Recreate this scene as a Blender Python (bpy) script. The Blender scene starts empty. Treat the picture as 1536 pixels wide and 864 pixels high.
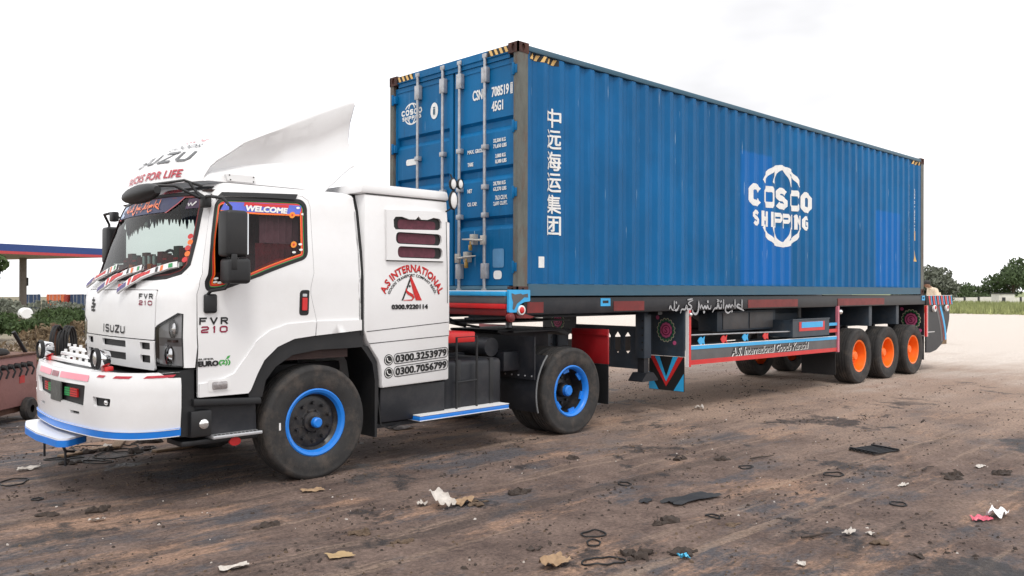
import bpy, bmesh, math, random
from mathutils import Vector, Matrix, noise
from mathutils.geometry import delaunay_2d_cdt

SC = bpy.context.scene
COL = SC.collection
rad = math.radians

# ------------------------------------------------------------------ camera
CAM_POS = Vector((-6.713, -8.015, 1.743))
YAW, PITCH, ROLL = 0.773, 0.002, 0.003
def make_camera():
    d = Vector((math.sin(YAW) * math.cos(PITCH), math.cos(YAW) * math.cos(PITCH), math.sin(PITCH)))
    r = Vector((math.cos(YAW), -math.sin(YAW), 0))
    u = r.cross(d)
    r2 = r * math.cos(ROLL) + u * math.sin(ROLL)
    u2 = -r * math.sin(ROLL) + u * math.cos(ROLL)
    m = Matrix((r2, u2, -d)).transposed().to_4x4()
    m.translation = CAM_POS
    cd = bpy.data.cameras.new('camera')
    cd.sensor_width = 36.0
    cd.lens = 1270.4 / 1536 * 36
    cd.clip_start = 0.05
    cd.clip_end = 3000
    o = bpy.data.objects.new('camera', cd)
    o.matrix_world = m
    COL.objects.link(o)
    SC.camera = o
make_camera()

# ------------------------------------------------------------------ sky, sun, exposure
SUN_EL, SUN_AZ = rad(58), rad(215)      # azimuth measured from +Y towards +X
def make_light():
    w = bpy.data.worlds.new('World'); SC.world = w; w.use_nodes = True
    nt = w.node_tree; nt.nodes.clear(); N = nt.nodes.new; Lk = nt.links.new
    out = N('ShaderNodeOutputWorld'); bg = N('ShaderNodeBackground'); bg.inputs['Strength'].default_value = 0.10
    sky = N('ShaderNodeTexSky'); sky.sky_type = 'NISHITA'; sky.sun_disc = False
    sky.sun_elevation = SUN_EL; sky.sun_rotation = SUN_AZ; sky.dust_density = 4.0
    tc = N('ShaderNodeTexCoord'); mp = N('ShaderNodeMapping'); mp.inputs['Scale'].default_value = (1.0, 1.0, 2.6)
    nz = N('ShaderNodeTexNoise'); nz.inputs['Scale'].default_value = 1.7; nz.inputs['Detail'].default_value = 5; nz.inputs['Roughness'].default_value = 0.5
    cr = N('ShaderNodeValToRGB')
    cr.color_ramp.elements[0].position = 0.30; cr.color_ramp.elements[0].color = (8.6, 8.55, 8.7, 1)
    cr.color_ramp.elements[1].position = 0.62; cr.color_ramp.elements[1].color = (16.5, 16.4, 16.5, 1)
    mx = N('ShaderNodeMix'); mx.data_type = 'RGBA'; mx.inputs['Factor'].default_value = 0.93
    Lk(tc.outputs['Generated'], mp.inputs['Vector']); Lk(mp.outputs['Vector'], nz.inputs['Vector']); Lk(nz.outputs['Fac'], cr.inputs['Fac'])
    Lk(sky.outputs['Color'], mx.inputs['A']); Lk(cr.outputs['Color'], mx.inputs['B'])
    Lk(mx.outputs['Result'], bg.inputs['Color']); Lk(bg.outputs['Background'], out.inputs['Surface'])
    sd = bpy.data.lights.new('sun', 'SUN'); sd.energy = 1.4; sd.angle = rad(14); sd.color = (1.0, 0.96, 0.9)
    so = bpy.data.objects.new('sun', sd); COL.objects.link(so)
    dv = Vector((math.sin(SUN_AZ) * math.cos(SUN_EL), math.cos(SUN_AZ) * math.cos(SUN_EL), math.sin(SUN_EL)))
    so.rotation_euler = (-dv).to_track_quat('-Z', 'Y').to_euler(); so.location = dv * 60
    vs = SC.view_settings; SC.display_settings.display_device = 'sRGB'
    vs.view_transform = 'Standard'; vs.look = 'None'; vs.exposure = 0.12; vs.gamma = 1.0; vs.use_curve_mapping = False
    SC.cycles.use_denoising = True
    SC.cycles.max_bounces = 8; SC.cycles.transparent_max_bounces = 12
make_light()

# ------------------------------------------------------------------ materials
MATS = {}
def mat(name, col, rough=0.5, metal=0.0, var=0.12, vscale=4.0, dirt=None, dirt_amt=0.35, dirt_scale=2.5, bump=0.0, bscale=40.0, coat=0.0, stretch=(1, 1, 1), spec=0.5):
    """Principled paint / rubber / metal with noise tone variation and optional blotchy dirt of its own colour."""
    if name in MATS: return MATS[name]
    m = bpy.data.materials.new(name); m.use_nodes = True; MATS[name] = m
    nt = m.node_tree; N = nt.nodes.new; Lk = nt.links.new
    b = nt.nodes['Principled BSDF']
    b.inputs['Roughness'].default_value = rough; b.inputs['Metallic'].default_value = metal
    b.inputs['Coat Weight'].default_value = coat; b.inputs['Coat Roughness'].default_value = 0.12
    b.inputs['Specular IOR Level'].default_value = spec
    geo = N('ShaderNodeNewGeometry'); mp = N('ShaderNodeMapping'); mp.inputs['Scale'].default_value = stretch
    Lk(geo.outputs['Position'], mp.inputs['Vector'])
    nz = N('ShaderNodeTexNoise'); nz.inputs['Scale'].default_value = vscale; nz.inputs['Detail'].default_value = 6; nz.inputs['Roughness'].default_value = 0.65
    Lk(mp.outputs['Vector'], nz.inputs['Vector'])
    r = N('ShaderNodeMapRange'); r.inputs['From Min'].default_value = 0.3; r.inputs['From Max'].default_value = 0.7
    r.inputs['To Min'].default_value = 1 - var; r.inputs['To Max'].default_value = 1 + var
    Lk(nz.outputs['Fac'], r.inputs['Value'])
    mul = N('ShaderNodeMix'); mul.data_type = 'RGBA'; mul.blend_type = 'MULTIPLY'; mul.inputs['Factor'].default_value = 1
    mul.inputs['A'].default_value = (*col, 1); Lk(r.outputs['Result'], mul.inputs['B'])
    last = mul.outputs['Result']
    if dirt:
        n2 = N('ShaderNodeTexNoise'); n2.inputs['Scale'].default_value = dirt_scale; n2.inputs['Detail'].default_value = 9; n2.inputs['Roughness'].default_value = 0.72
        Lk(mp.outputs['Vector'], n2.inputs['Vector'])
        r2 = N('ShaderNodeMapRange'); r2.inputs['From Min'].default_value = 0.48; r2.inputs['From Max'].default_value = 0.75
        r2.inputs['To Max'].default_value = dirt_amt; Lk(n2.outputs['Fac'], r2.inputs['Value'])
        mx = N('ShaderNodeMix'); mx.data_type = 'RGBA'; Lk(r2.outputs['Result'], mx.inputs['Factor'])
        Lk(last, mx.inputs['A']); mx.inputs['B'].default_value = (*dirt, 1); last = mx.outputs['Result']
        r3 = N('ShaderNodeMapRange'); r3.inputs['To Min'].default_value = rough; r3.inputs['To Max'].default_value = min(1, rough + 0.4)
        Lk(r2.outputs['Result'], r3.inputs['Value']); Lk(r3.outputs['Result'], b.inputs['Roughness'])
    Lk(last, b.inputs['Base Color'])
    if bump:
        n3 = N('ShaderNodeTexNoise'); n3.inputs['Scale'].default_value = bscale; n3.inputs['Detail'].default_value = 5
        Lk(mp.outputs['Vector'], n3.inputs['Vector'])
        bp = N('ShaderNodeBump'); bp.inputs['Strength'].default_value = bump; bp.inputs['Distance'].default_value = 0.01
        Lk(n3.outputs['Fac'], bp.inputs['Height']); Lk(bp.outputs['Normal'], b.inputs['Normal'])
    return m

def glass(name, tint, refl=1.0):
    if name in MATS: return MATS[name]
    m = bpy.data.materials.new(name); m.use_nodes = True; MATS[name] = m
    nt = m.node_tree; nt.nodes.clear(); N = nt.nodes.new; Lk = nt.links.new
    out = N('ShaderNodeOutputMaterial'); mx = N('ShaderNodeMixShader'); fr = N('ShaderNodeFresnel'); fr.inputs['IOR'].default_value = 1.45
    tr = N('ShaderNodeBsdfTransparent'); tr.inputs['Color'].default_value = (*tint, 1)
    gl = N('ShaderNodeBsdfGlossy'); gl.inputs['Roughness'].default_value = 0.02; gl.inputs['Color'].default_value = (refl, refl, refl, 1)
    Lk(fr.outputs['Fac'], mx.inputs['Fac']); Lk(tr.outputs['BSDF'], mx.inputs[1]); Lk(gl.outputs['BSDF'], mx.inputs[2]); Lk(mx.outputs['Shader'], out.inputs['Surface'])
    return m

DUST = (0.20, 0.15, 0.11)
WHITE = mat('white_paint', (0.80, 0.80, 0.805), 0.28, var=0.02, vscale=2.0, dirt=(0.5, 0.46, 0.42), dirt_amt=0.16, dirt_scale=1.6, coat=0.35)
WHITE2 = mat('white_trim', (0.80, 0.80, 0.80), 0.4, var=0.03)
WLET = mat('white_lettering', (0.82, 0.82, 0.80), 0.55, var=0.06, vscale=9, dirt=(0.3, 0.42, 0.52), dirt_amt=0.25, dirt_scale=12)
BLACK = mat('black_plastic', (0.011, 0.012, 0.014), 0.5, var=0.25, dirt=DUST, dirt_amt=0.05)
BLK = mat('black_seal', (0.008, 0.008, 0.009), 0.6, var=0.1)
CHAS = mat('chassis_black', (0.010, 0.012, 0.017), 0.5, var=0.3, dirt=DUST, dirt_amt=0.10, dirt_scale=4)
RUBBER = mat('tyre_rubber', (0.026, 0.025, 0.025), 0.8, var=0.2, vscale=14, dirt=(0.16, 0.125, 0.10), dirt_amt=0.5, dirt_scale=5, bump=0.15, bscale=90)
BLUE = mat('bright_blue_paint', (0.012, 0.20, 0.70), 0.35, var=0.08, dirt=DUST, dirt_amt=0.15, dirt_scale=6)
SKYB = mat('sky_blue_paint', (0.03, 0.40, 0.78), 0.4, var=0.08, dirt=DUST, dirt_amt=0.15, dirt_scale=6)
RED = mat('red_paint', (0.62, 0.020, 0.022), 0.38, var=0.1, dirt=DUST, dirt_amt=0.2, dirt_scale=5)
DRED = mat('dull_red_shaded', (0.17, 0.012, 0.012), 0.5, var=0.2, dirt=(0.05, 0.04, 0.04), dirt_amt=0.4, dirt_scale=5)  # dull red, lowered further to carry the shade on the rail beneath the container
ORANGE = mat('orange_paint', (0.92, 0.17, 0.012), 0.38, var=0.08, dirt=DUST, dirt_amt=0.18, dirt_scale=8)
GREEN = mat('green_paint', (0.02, 0.30, 0.08), 0.45)
PINK = mat('pink_lens', (0.80, 0.25, 0.32), 0.3)
SLATE = mat('trailer_slate', (0.032, 0.048, 0.068), 0.5, var=0.22, dirt=DUST, dirt_amt=0.2, dirt_scale=5)
TGREY = mat('trailer_grey', (0.10, 0.10, 0.105), 0.5, var=0.2, dirt=DUST, dirt_amt=0.3, dirt_scale=5)
STEEL = mat('galvanised_steel', (0.42, 0.43, 0.45), 0.42, metal=0.55, var=0.2, vscale=12, dirt=(0.16, 0.09, 0.05), dirt_amt=0.35, dirt_scale=14)
CHROME = mat('chrome', (0.75, 0.76, 0.78), 0.08, metal=1.0, var=0.03)
SILV = mat('silver_strip', (0.55, 0.56, 0.58), 0.3, metal=0.5, var=0.06)
MAROON = mat('maroon_curtain', (0.13, 0.020, 0.035), 0.8, var=0.35, vscale=12, stretch=(6, 6, 0.4))
DARKIN = mat('dark_interior', (0.02, 0.018, 0.018), 0.8, var=0.2)
LAMP = mat('lamp_reflector', (0.78, 0.78, 0.78), 0.12, metal=0.8, var=0.03)
GLASS = glass('windscreen_glass', (0.66, 0.78, 0.73), 0.35)
GLASSD = glass('tinted_door_glass', (0.72, 0.70, 0.70), 0.6)
LENS = glass('clear_lens', (0.9, 0.9, 0.9), 1.0)

# ------------------------------------------------------------------ helpers
WL = {}                      # world location of every object made here
def link(o, parent, loc):
    COL.objects.link(o)
    loc = Vector(loc); WL[o.name] = loc
    if parent is not None:
        o.parent = parent; o.location = loc - WL[parent.name]
    else:
        o.location = loc
    return o
def root(name, loc, label=None, cat=None, group=None, kind=None):
    o = bpy.data.objects.new(name, None); o.empty_display_size = 0.2
    link(o, None, loc); tag(o, label, cat, group, kind); return o
def tag(o, label=None, cat=None, group=None, kind=None):
    if label: o['label'] = label
    if cat: o['category'] = cat
    if group: o['group'] = group
    if kind: o['kind'] = kind
    return o
def copy_tree(o, parent=None, loc=None):
    c = o.copy(); COL.objects.link(c); c.parent = parent
    if loc is not None: c.location = loc
    for ch in list(o.children): copy_tree(ch, c)
    return c

class G:
    """collects geometry in world (or local) coordinates, then becomes one mesh object"""
    def __init__(s): s.v = []; s.f = []
    def add(s, vs, fs):
        n = len(s.v); s.v += [tuple(p) for p in vs]; s.f += [tuple(i + n for i in f) for f in fs]; return s
    def box(s, x0, x1, y0, y1, z0, z1, rot=None, c=None):
        if x0 > x1: x0, x1 = x1, x0
        if y0 > y1: y0, y1 = y1, y0
        if z0 > z1: z0, z1 = z1, z0
        vs = [Vector((x, y, z)) for z in (z0, z1) for y in (y0, y1) for x in (x0, x1)]
        if rot is not None:
            c = Vector(c) if c else Vector(((x0 + x1) / 2, (y0 + y1) / 2, (z0 + z1) / 2))
            vs = [c + rot @ (p - c) for p in vs]
        return s.add(vs, [(0, 2, 3, 1), (4, 5, 7, 6), (0, 1, 5, 4), (1, 3, 7, 5), (3, 2, 6, 7), (2, 0, 4, 6)])
    def prism(s, poly, axis, a, b):
        """poly in the two other axes (in x,y,z order), extruded along axis from a to b"""
        def P(u, v, t): return {'x': (t, u, v), 'y': (u, t, v), 'z': (u, v, t)}[axis]
        n = len(poly)
        vs = [P(u, v, a) for u, v in poly] + [P(u, v, b) for u, v in poly]
        fs = [tuple(range(n - 1, -1, -1)), tuple(range(n, 2 * n))] + [(i, (i + 1) % n, n + (i + 1) % n, n + i) for i in range(n)]
        return s.add(vs, fs)
    def cyl(s, p0, p1, r0, r1=None, n=12, caps=True):
        p0, p1 = Vector(p0), Vector(p1); r1 = r0 if r1 is None else r1
        d = (p1 - p0).normalized(); a = d.orthogonal().normalized(); b = d.cross(a)
        vs = []
        for p, r in ((p0, r0), (p1, r1)):
            for i in range(n):
                t = 2 * math.pi * i / n; vs.append(p + a * (r * math.cos(t)) + b * (r * math.sin(t)))
        fs = [(i, (i + 1) % n, n + (i + 1) % n, n + i) for i in range(n)]
        if caps: fs += [tuple(range(n - 1, -1, -1)), tuple(range(n, 2 * n))]
        return s.add(vs, fs)
    def tube(s, path, r, n=8, closed=False, caps=True):
        path = [Vector(p) for p in path]; m = len(path); vs = []; up = None
        for i, p in enumerate(path):
            if closed: d = path[(i + 1) % m] - path[i - 1]
            else: d = path[min(i + 1, m - 1)] - path[max(i - 1, 0)]
            d.normalize()
            if up is None: a = d.orthogonal().normalized()
            else:
                a = up - d * up.dot(d)
                a = a.normalized() if a.length > 1e-6 else d.orthogonal().normalized()
            up = a; b = d.cross(a); rr = r[i] if isinstance(r, (list, tuple)) else r
            for k in range(n):
                t = 2 * math.pi * k / n; vs.append(p + a * (rr * math.cos(t)) + b * (rr * math.sin(t)))
        fs = []
        for i in range(m if closed else m - 1):
            j = (i + 1) % m
            for k in range(n): fs.append((i * n + k, i * n + (k + 1) % n, j * n + (k + 1) % n, j * n + k))
        if caps and not closed: fs += [tuple(range(n - 1, -1, -1)), tuple(range((m - 1) * n, m * n))]
        return s.add(vs, fs)
    def lathe(s, prof, c=(0, 0, 0), n=48, axis='y', closed=False):
        """prof: (radius, position along axis)"""
        c = Vector(c); vs = []; m = len(prof)
        for i in range(n):
            t = 2 * math.pi * i / n; co, si = math.cos(t), math.sin(t)
            for r, h in prof:
                p = {'y': (r * co, h, r * si), 'z': (r * co, r * si, h), 'x': (h, r * co, r * si)}[axis]
                vs.append(c + Vector(p))
        fs = []
        for i in range(n):
            j = (i + 1) % n
            for k in range(m if closed else m - 1):
                k2 = (k + 1) % m
                fs.append((i * m + k, i * m + k2, j * m + k2, j * m + k))
        return s.add(vs, fs)
    def sphere(s, c, r, sc=(1, 1, 1), n=14, m=8):
        c = Vector(c); vs = []; fs = []
        for j in range(m + 1):
            ph = math.pi * j / m
            for i in range(n):
                t = 2 * math.pi * i / n
                vs.append(c + Vector((r * sc[0] * math.sin(ph) * math.cos(t), r * sc[1] * math.sin(ph) * math.sin(t), r * sc[2] * math.cos(ph))))
        for j in range(m):
            for i in range(n): fs.append((j * n + i, j * n + (i + 1) % n, (j + 1) * n + (i + 1) % n, (j + 1) * n + i))
        return s.add(vs, fs)
    def loft(s, secs, closed=True, caps=True):
        n = len(secs[0]); vs = [p for q in secs for p in q]; fs = []
        for i in range(len(secs) - 1):
            for k in range(n if closed else n - 1):
                fs.append((i * n + k, i * n + (k + 1) % n, (i + 1) * n + (k + 1) % n, (i + 1) * n + k))
        if caps and closed: fs += [tuple(range(n - 1, -1, -1)), tuple(range((len(secs) - 1) * n, len(secs) * n))]
        return s.add(vs, fs)
    def mk(s, name, m, parent=None, smooth=35, bevel=0.0, seg=2, loc=None, rot=None, weld=False):
        me = bpy.data.meshes.new(name)
        if loc is None:
            xs = list(zip(*s.v)); c = Vector([(min(a) + max(a)) / 2 for a in xs]) if s.v else Vector()
            vs = [Vector(p) - c for p in s.v]
        else: c = Vector(loc); vs = s.v
        me.from_pydata(vs, [], s.f); me.update()
        bm = bmesh.new(); bm.from_mesh(me)
        if weld: bmesh.ops.remove_doubles(bm, verts=bm.verts, dist=1e-4)
        bmesh.ops.recalc_face_normals(bm, faces=bm.faces)
        if bevel:
            ed = [e for e in bm.edges if len(e.link_faces) == 2 and e.calc_face_angle(0) > rad(28)]
            bmesh.ops.bevel(bm, geom=ed, offset=bevel, segments=seg, affect='EDGES', profile=0.5, clamp_overlap=True)
        bm.to_mesh(me); bm.free()
        if smooth:
            me.polygons.foreach_set('use_smooth', [True] * len(me.polygons)); me.set_sharp_from_angle(angle=rad(smooth))
        me.materials.append(m)
        o = bpy.data.objects.new(name, me)
        if rot: o.rotation_euler = rot
        return link(o, parent, c)

def inside(p, poly):
    x, y = p; c = False; j = len(poly) - 1
    for i in range(len(poly)):
        xi, yi = poly[i]; xj, yj = poly[j]
        if (yi > y) != (yj > y) and x < (xj - xi) * (y - yi) / (yj - yi) + xi: c = not c
        j = i
    return c
def densify(poly, step):
    out = []
    for i, p in enumerate(poly):
        q = poly[(i + 1) % len(poly)]; L = math.hypot(q[0] - p[0], q[1] - p[1]); n = max(1, int(math.ceil(L / step)))
        out += [(p[0] + (q[0] - p[0]) * k / n, p[1] + (q[1] - p[1]) * k / n) for k in range(n)]
    return out
def rounded(poly, r, n=5):
    """round the corners of a polygon; r a number or one number per corner"""
    out = []; m = len(poly)
    for i in range(m):
        p = Vector(poly[i]); a = Vector(poly[i - 1]); b = Vector(poly[(i + 1) % m])
        rr = r[i] if isinstance(r, (list, tuple)) else r
        if rr <= 0: out.append(tuple(p)); continue
        rr = min(rr, (a - p).length * 0.45, (b - p).length * 0.45)
        s = p + (a - p).normalized() * rr; e = p + (b - p).normalized() * rr
        for k in range(n + 1):
            t = k / n; q = s * (1 - t) ** 2 + p * (2 * t * (1 - t)) + e * t ** 2; out.append(tuple(q))
    return out
def rect(u0, u1, v0, v1, r=0.0, n=5):
    p = [(u0, v0), (u1, v0), (u1, v1), (u0, v1)]
    return rounded(p, r, n) if r else p
def circle(cx, cy, r, n=24, ry=None):
    ry = r if ry is None else ry
    return [(cx + r * math.cos(2 * math.pi * i / n), cy + ry * math.sin(2 * math.pi * i / n)) for i in range(n)]
def inset(poly, d):
    """move a polygon's outline inwards (d > 0) along its normals"""
    n = len(poly); area = sum(poly[i][0] * poly[(i + 1) % n][1] - poly[(i + 1) % n][0] * poly[i][1] for i in range(n))
    sg = 1 if area > 0 else -1; out = []
    for i in range(n):
        a, p, b = Vector(poly[i - 1]), Vector(poly[i]), Vector(poly[(i + 1) % n])
        t = (b - a); t = t.normalized() if t.length > 1e-9 else Vector((1, 0))
        out.append((p.x - sg * t.y * d, p.y + sg * t.x * d))
    return out

def patch(S, outer, holes=(), step=0.08, off=0.0, depth=0.0, g=None, mp=None):
    """a sheet with clean outlines: outer and holes are polygons in (u, v); S(u, v, off) puts them in space; depth gives it an edge"""
    g = g or G()
    loops = [densify(list(outer), step)] + [densify(list(h), step) for h in holes]
    if mp: loops = [[mp(*p) for p in l] for l in loops]
    pts = []; edges = []
    for l in loops:
        n0 = len(pts); pts += l; edges += [(n0 + i, n0 + (i + 1) % len(l)) for i in range(len(l))]
    us = [p[0] for p in loops[0]]; vs = [p[1] for p in loops[0]]
    nb = len(pts)
    if step < 5:
        nu = int((max(us) - min(us)) / step); nv = int((max(vs) - min(vs)) / step)
        for i in range(1, nu + 1):
            for j in range(1, nv + 1):
                p = (min(us) + (i - 0.5) * (max(us) - min(us)) / nu, min(vs) + (j - 0.5) * (max(vs) - min(vs)) / nv)
                if not inside(p, loops[0]) or any(inside(p, h) for h in loops[1:]): continue
                if any(abs(p[0] - q[0]) < step * 0.35 and abs(p[1] - q[1]) < step * 0.35 for q in pts[:nb]): continue
                pts.append(p)
    r = delaunay_2d_cdt([Vector(p) for p in pts], edges, [], 0, 1e-6, False)
    P, F = r[0], r[2]; keep = []
    for f in F:
        c = sum((P[i] for i in f), Vector((0, 0))) / len(f)
        if inside(c, loops[0]) and not any(inside(c, h) for h in loops[1:]): keep.append(tuple(f))
    vs3 = [S(p.x, p.y, off) for p in P]; fs = list(keep)
    if depth:
        cnt = {}
        for f in keep:
            for i in range(len(f)):
                a, b = f[i], f[(i + 1) % len(f)]
                if (b, a) in cnt: del cnt[(b, a)]
                else: cnt[(a, b)] = 1
        mpi = {}
        for a, b in cnt:
            for i in (a, b):
                if i not in mpi:
                    mpi[i] = len(vs3); vs3.append(S(P[i].x, P[i].y, off - depth))
            fs.append((b, a, mpi[a], mpi[b]))
    g.add(vs3, fs); return g
def ring(S, outer, inner, off, g=None, depth=0.0, mp=None, step=0.08):
    return patch(S, outer, [inner], step=step, off=off, depth=depth, g=g, mp=mp)
def SY(y0):                                    # plane facing -Y
    return lambda u, v, o: (u, y0 - o, v)
def SX(x0):                                    # plane facing -X, u is y
    return lambda u, v, o: (x0 - o, u, v)

# ---- lettering: font outlines as flat meshes, fitted into a box and mapped on a surface
def text2d(body, bold=0.0, shear=0.0, space=1.0, res=3):
    cu = bpy.data.curves.new('lettering', 'FONT'); cu.body = body; cu.size = 1; cu.offset = bold; cu.shear = shear
    cu.resolution_u = res; cu.space_character = space; cu.align_x = 'LEFT'
    o = bpy.data.objects.new('lettering', cu); COL.objects.link(o)
    dg = bpy.context.evaluated_depsgraph_get()
    me = bpy.data.meshes.new_from_object(o.evaluated_get(dg))
    vs = [(v.co.x, v.co.y) for v in me.vertices]; fs = [tuple(p.vertices) for p in me.polygons]
    bpy.data.objects.remove(o); bpy.data.curves.remove(cu); bpy.data.meshes.remove(me)
    return vs, fs
def fit(vs, u0, u1, v0, v1):
    xs = [p[0] for p in vs]; ys = [p[1] for p in vs]; a, b, c, d = min(xs), max(xs), min(ys), max(ys)
    return [(u0 + (x - a) / (b - a) * (u1 - u0), v0 + (y - c) / max(1e-6, d - c) * (v1 - v0)) for x, y in vs]
def letter(name, body, S, box, m, parent, off=0.003, bold=0.02, shear=0.0, space=1.0, mp=None, cuts=None, flip=False, g=None, res=3, heavy=0.0):
    """box = (u0, u1, v0, v1); flip for planes facing -X, where reading direction is -y"""
    vs, fs = text2d(body, bold, shear, space, res)
    u0, u1, v0, v1 = box
    if flip: u0, u1 = u1, u0
    vs = fit(vs, u0, u1, v0, v1)
    if heavy:                     # thick strokes: the same outlines laid over each other, each a hair above the last
        gg = G()
        for i, (dx, dy) in enumerate(((0, 0), (1, 0), (-1, 0), (0, .8), (0, -.8), (.7, .6), (-.7, .6), (.7, -.6), (-.7, -.6))):
            flat(name, [(x + dx * heavy, y + dy * heavy) for x, y in vs], fs, S, m, parent, off + i * .0004, mp, cuts, gg)
        return gg.mk(name, m, parent, smooth=0)
    return flat(name, vs, fs, S, m, parent, off, mp, cuts, g)
def flat(name, vs, fs, S, m, parent, off=0.003, mp=None, cuts=None, g=None):
    if cuts:
        bm = bmesh.new(); bv = [bm.verts.new((x, y, 0)) for x, y in vs]
        for f in fs:
            try: bm.faces.new([bv[i] for i in f])
            except ValueError: pass
        lo, hi = min(p[0] for p in vs), max(p[0] for p in vs)
        for c in cuts:
            if lo < c < hi:
                bmesh.ops.bisect_plane(bm, geom=bm.verts[:] + bm.edges[:] + bm.faces[:], plane_co=(c, 0, 0), plane_no=(1, 0, 0))
        bm.verts.index_update()
        vs = [(v.co.x, v.co.y) for v in bm.verts]; fs = [tuple(v.index for v in f.verts) for f in bm.faces]; bm.free()
    if mp: vs = [mp(*p) for p in vs]
    gg = g or G(); gg.add([S(u, v, off) for u, v in vs], fs)
    return gg if g else gg.mk(name, m, parent, smooth=0)
def ribbon2d(path, w):
    """flat band along a 2D path -> verts, faces"""
    vs = []; fs = []; n = len(path)
    for i, p in enumerate(path):
        a = Vector(path[max(0, i - 1)]); b = Vector(path[min(n - 1, i + 1)]); t = (b - a).normalized(); ww = w[i] if isinstance(w, (list, tuple)) else w
        vs += [(p[0] - t.y * ww / 2, p[1] + t.x * ww / 2), (p[0] + t.y * ww / 2, p[1] - t.x * ww / 2)]
    for i in range(n - 1): fs.append((2 * i, 2 * i + 1, 2 * i + 3, 2 * i + 2))
    return vs, fs
BLOCK = {'C': [[(1, .8), (.8, 1), (.2, 1), (0, .8), (0, .2), (.2, 0), (.8, 0), (1, .2)]], 'O': [[(.5, 1), (.2, 1), (0, .8), (0, .2), (.2, 0), (.8, 0), (1, .2), (1, .8), (.8, 1), (.5, 1)]],
         'S': [[(1, .86), (.84, 1), (.16, 1), (0, .86), (0, .66), (.16, .52), (.84, .48), (1, .34), (1, .14), (.84, 0), (.16, 0), (0, .14)]], 'H': [[(0, 0), (0, 1)], [(1, 0), (1, 1)], [(0, .5), (1, .5)]], 'I': [[(.5, 0), (.5, 1)]],
         'P': [[(0, 0), (0, 1)], [(0, 1), (.8, 1), (1, .86), (1, .6), (.8, .46), (0, .46)]], 'N': [[(0, 0), (0, 1)], [(0, 1), (1, 0)], [(1, 0), (1, 1)]], 'G': [[(1, .8), (.8, 1), (.2, 1), (0, .8), (0, .2), (.2, 0), (.8, 0), (1, .2)], [(1, .2), (1, .48)], [(1, .48), (.55, .48)]],
         'U': [[(0, 1), (0, .2), (.2, 0), (.8, 0), (1, .2), (1, 1)]], 'Z': [[(0, 1), (1, 1)], [(1, 1), (0, 0)], [(0, 0), (1, 0)]], 'F': [[(0, 0), (0, 1)], [(0, 1), (1, 1)], [(0, .52), (.8, .52)]], 'V': [[(0, 1), (.5, 0)], [(.5, 0), (1, 1)]],
         'R': [[(0, 0), (0, 1)], [(0, 1), (.8, 1), (1, .86), (1, .62), (.8, .48), (0, .48)], [(.5, .48), (1, 0)]], '2': [[(0, .84), (.16, 1), (.84, 1), (1, .84), (1, .64), (.84, .5), (.16, .42), (0, .26), (0, 0), (1, 0)]], '1': [[(.5, 0), (.5, 1)], [(.5, 1), (.2, .82)]]}
BLOCK['0'] = BLOCK['O']
def block(name, body, S, box, m, parent, w=.2, off=.003, cuts=None, flip=False, gap=.42):
    """heavy squared capitals drawn as bands; w is the band's width as a share of the letter height"""
    u0, u1, v0, v1 = box; H = v1 - v0; lw = w * H; adv = [(.42 if c in 'I1' else 1.0) for c in body]; tot = sum(adv) + gap * (len(body) - 1); cell = (u1 - u0) / tot; x = u0; g = G(); k = 0
    for c, a in zip(body, adv):
        cw = a * cell
        for st in BLOCK[c]:
            pts = [(x + lw / 2 + p * max(0.001, cw - lw), v0 + lw / 2 + q * (H - lw)) for p, q in st]
            if len(pts) == 2:                                  # square ends
                d = (Vector(pts[1]) - Vector(pts[0])).normalized() * lw / 2; pts = [tuple(Vector(pts[0]) - d), tuple(Vector(pts[1]) + d)]
            if flip: pts = [(u0 + u1 - p, q) for p, q in pts]
            v, f = ribbon2d(pts, lw); flat(name, v, f, S, m, parent, off + .0003 * (k % 7), None, cuts, g); k += 1
        x += cw + gap * cell
    return g.mk(name, m, parent, smooth=0)
def join2d(parts):
    vs = []; fs = []
    for v, f in parts:
        n = len(vs); vs += v; fs += [tuple(i + n for i in q) for q in f]
    return vs, fs
def lerp_table(t, z):
    if z <= t[0][0]: return t[0][1]
    for (a, b), (c, d) in zip(t, t[1:]):
        if z <= c:
            k = (z - a) / (c - a); return b + (d - b) * k
    return t[-1][1]

# ------------------------------------------------------------------ ground
def sstep(a, b, x):
    t = max(0.0, min(1.0, (x - a) / (b - a))); return t * t * (3 - 2 * t)
def drop(x, y):                 # the land falls away towards the filling station
    u = y - 0.55 * max(x, 0)
    return -1.75 * sstep(22, 100, u) - 14.0 * sstep(118, 520, u)
def ground_z(x, y):
    d = math.hypot(x + 3, y + 4); k = 1 - sstep(14, 45, d)
    h = 0.0
    if k > 0:
        p = Vector((x, y, 0))
        h += 0.022 * noise.noise(p * 0.9 + Vector((3, 1, 0))) + 0.012 * noise.noise(p * 3.1)
        h += 0.010 * noise.noise(Vector((x * 0.35, y * 3.0 + 0.6 * math.sin(x * 0.4), 5.0)))       # ruts along the lane
        h += 0.010 * abs(noise.noise(p * 7.3)) + 0.006 * noise.noise(p * 15.0)
        for gx in (-2.56, 0.97, 9.1, 10.42, 11.73):        # packed flat where the wheels stand
            for gy in (-1.0, 1.0):
                h *= 1 - 0.9 * math.exp(-((x - gx) ** 2 + (y - gy) ** 2) / 0.15)
    return h * k + drop(x, y)

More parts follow.
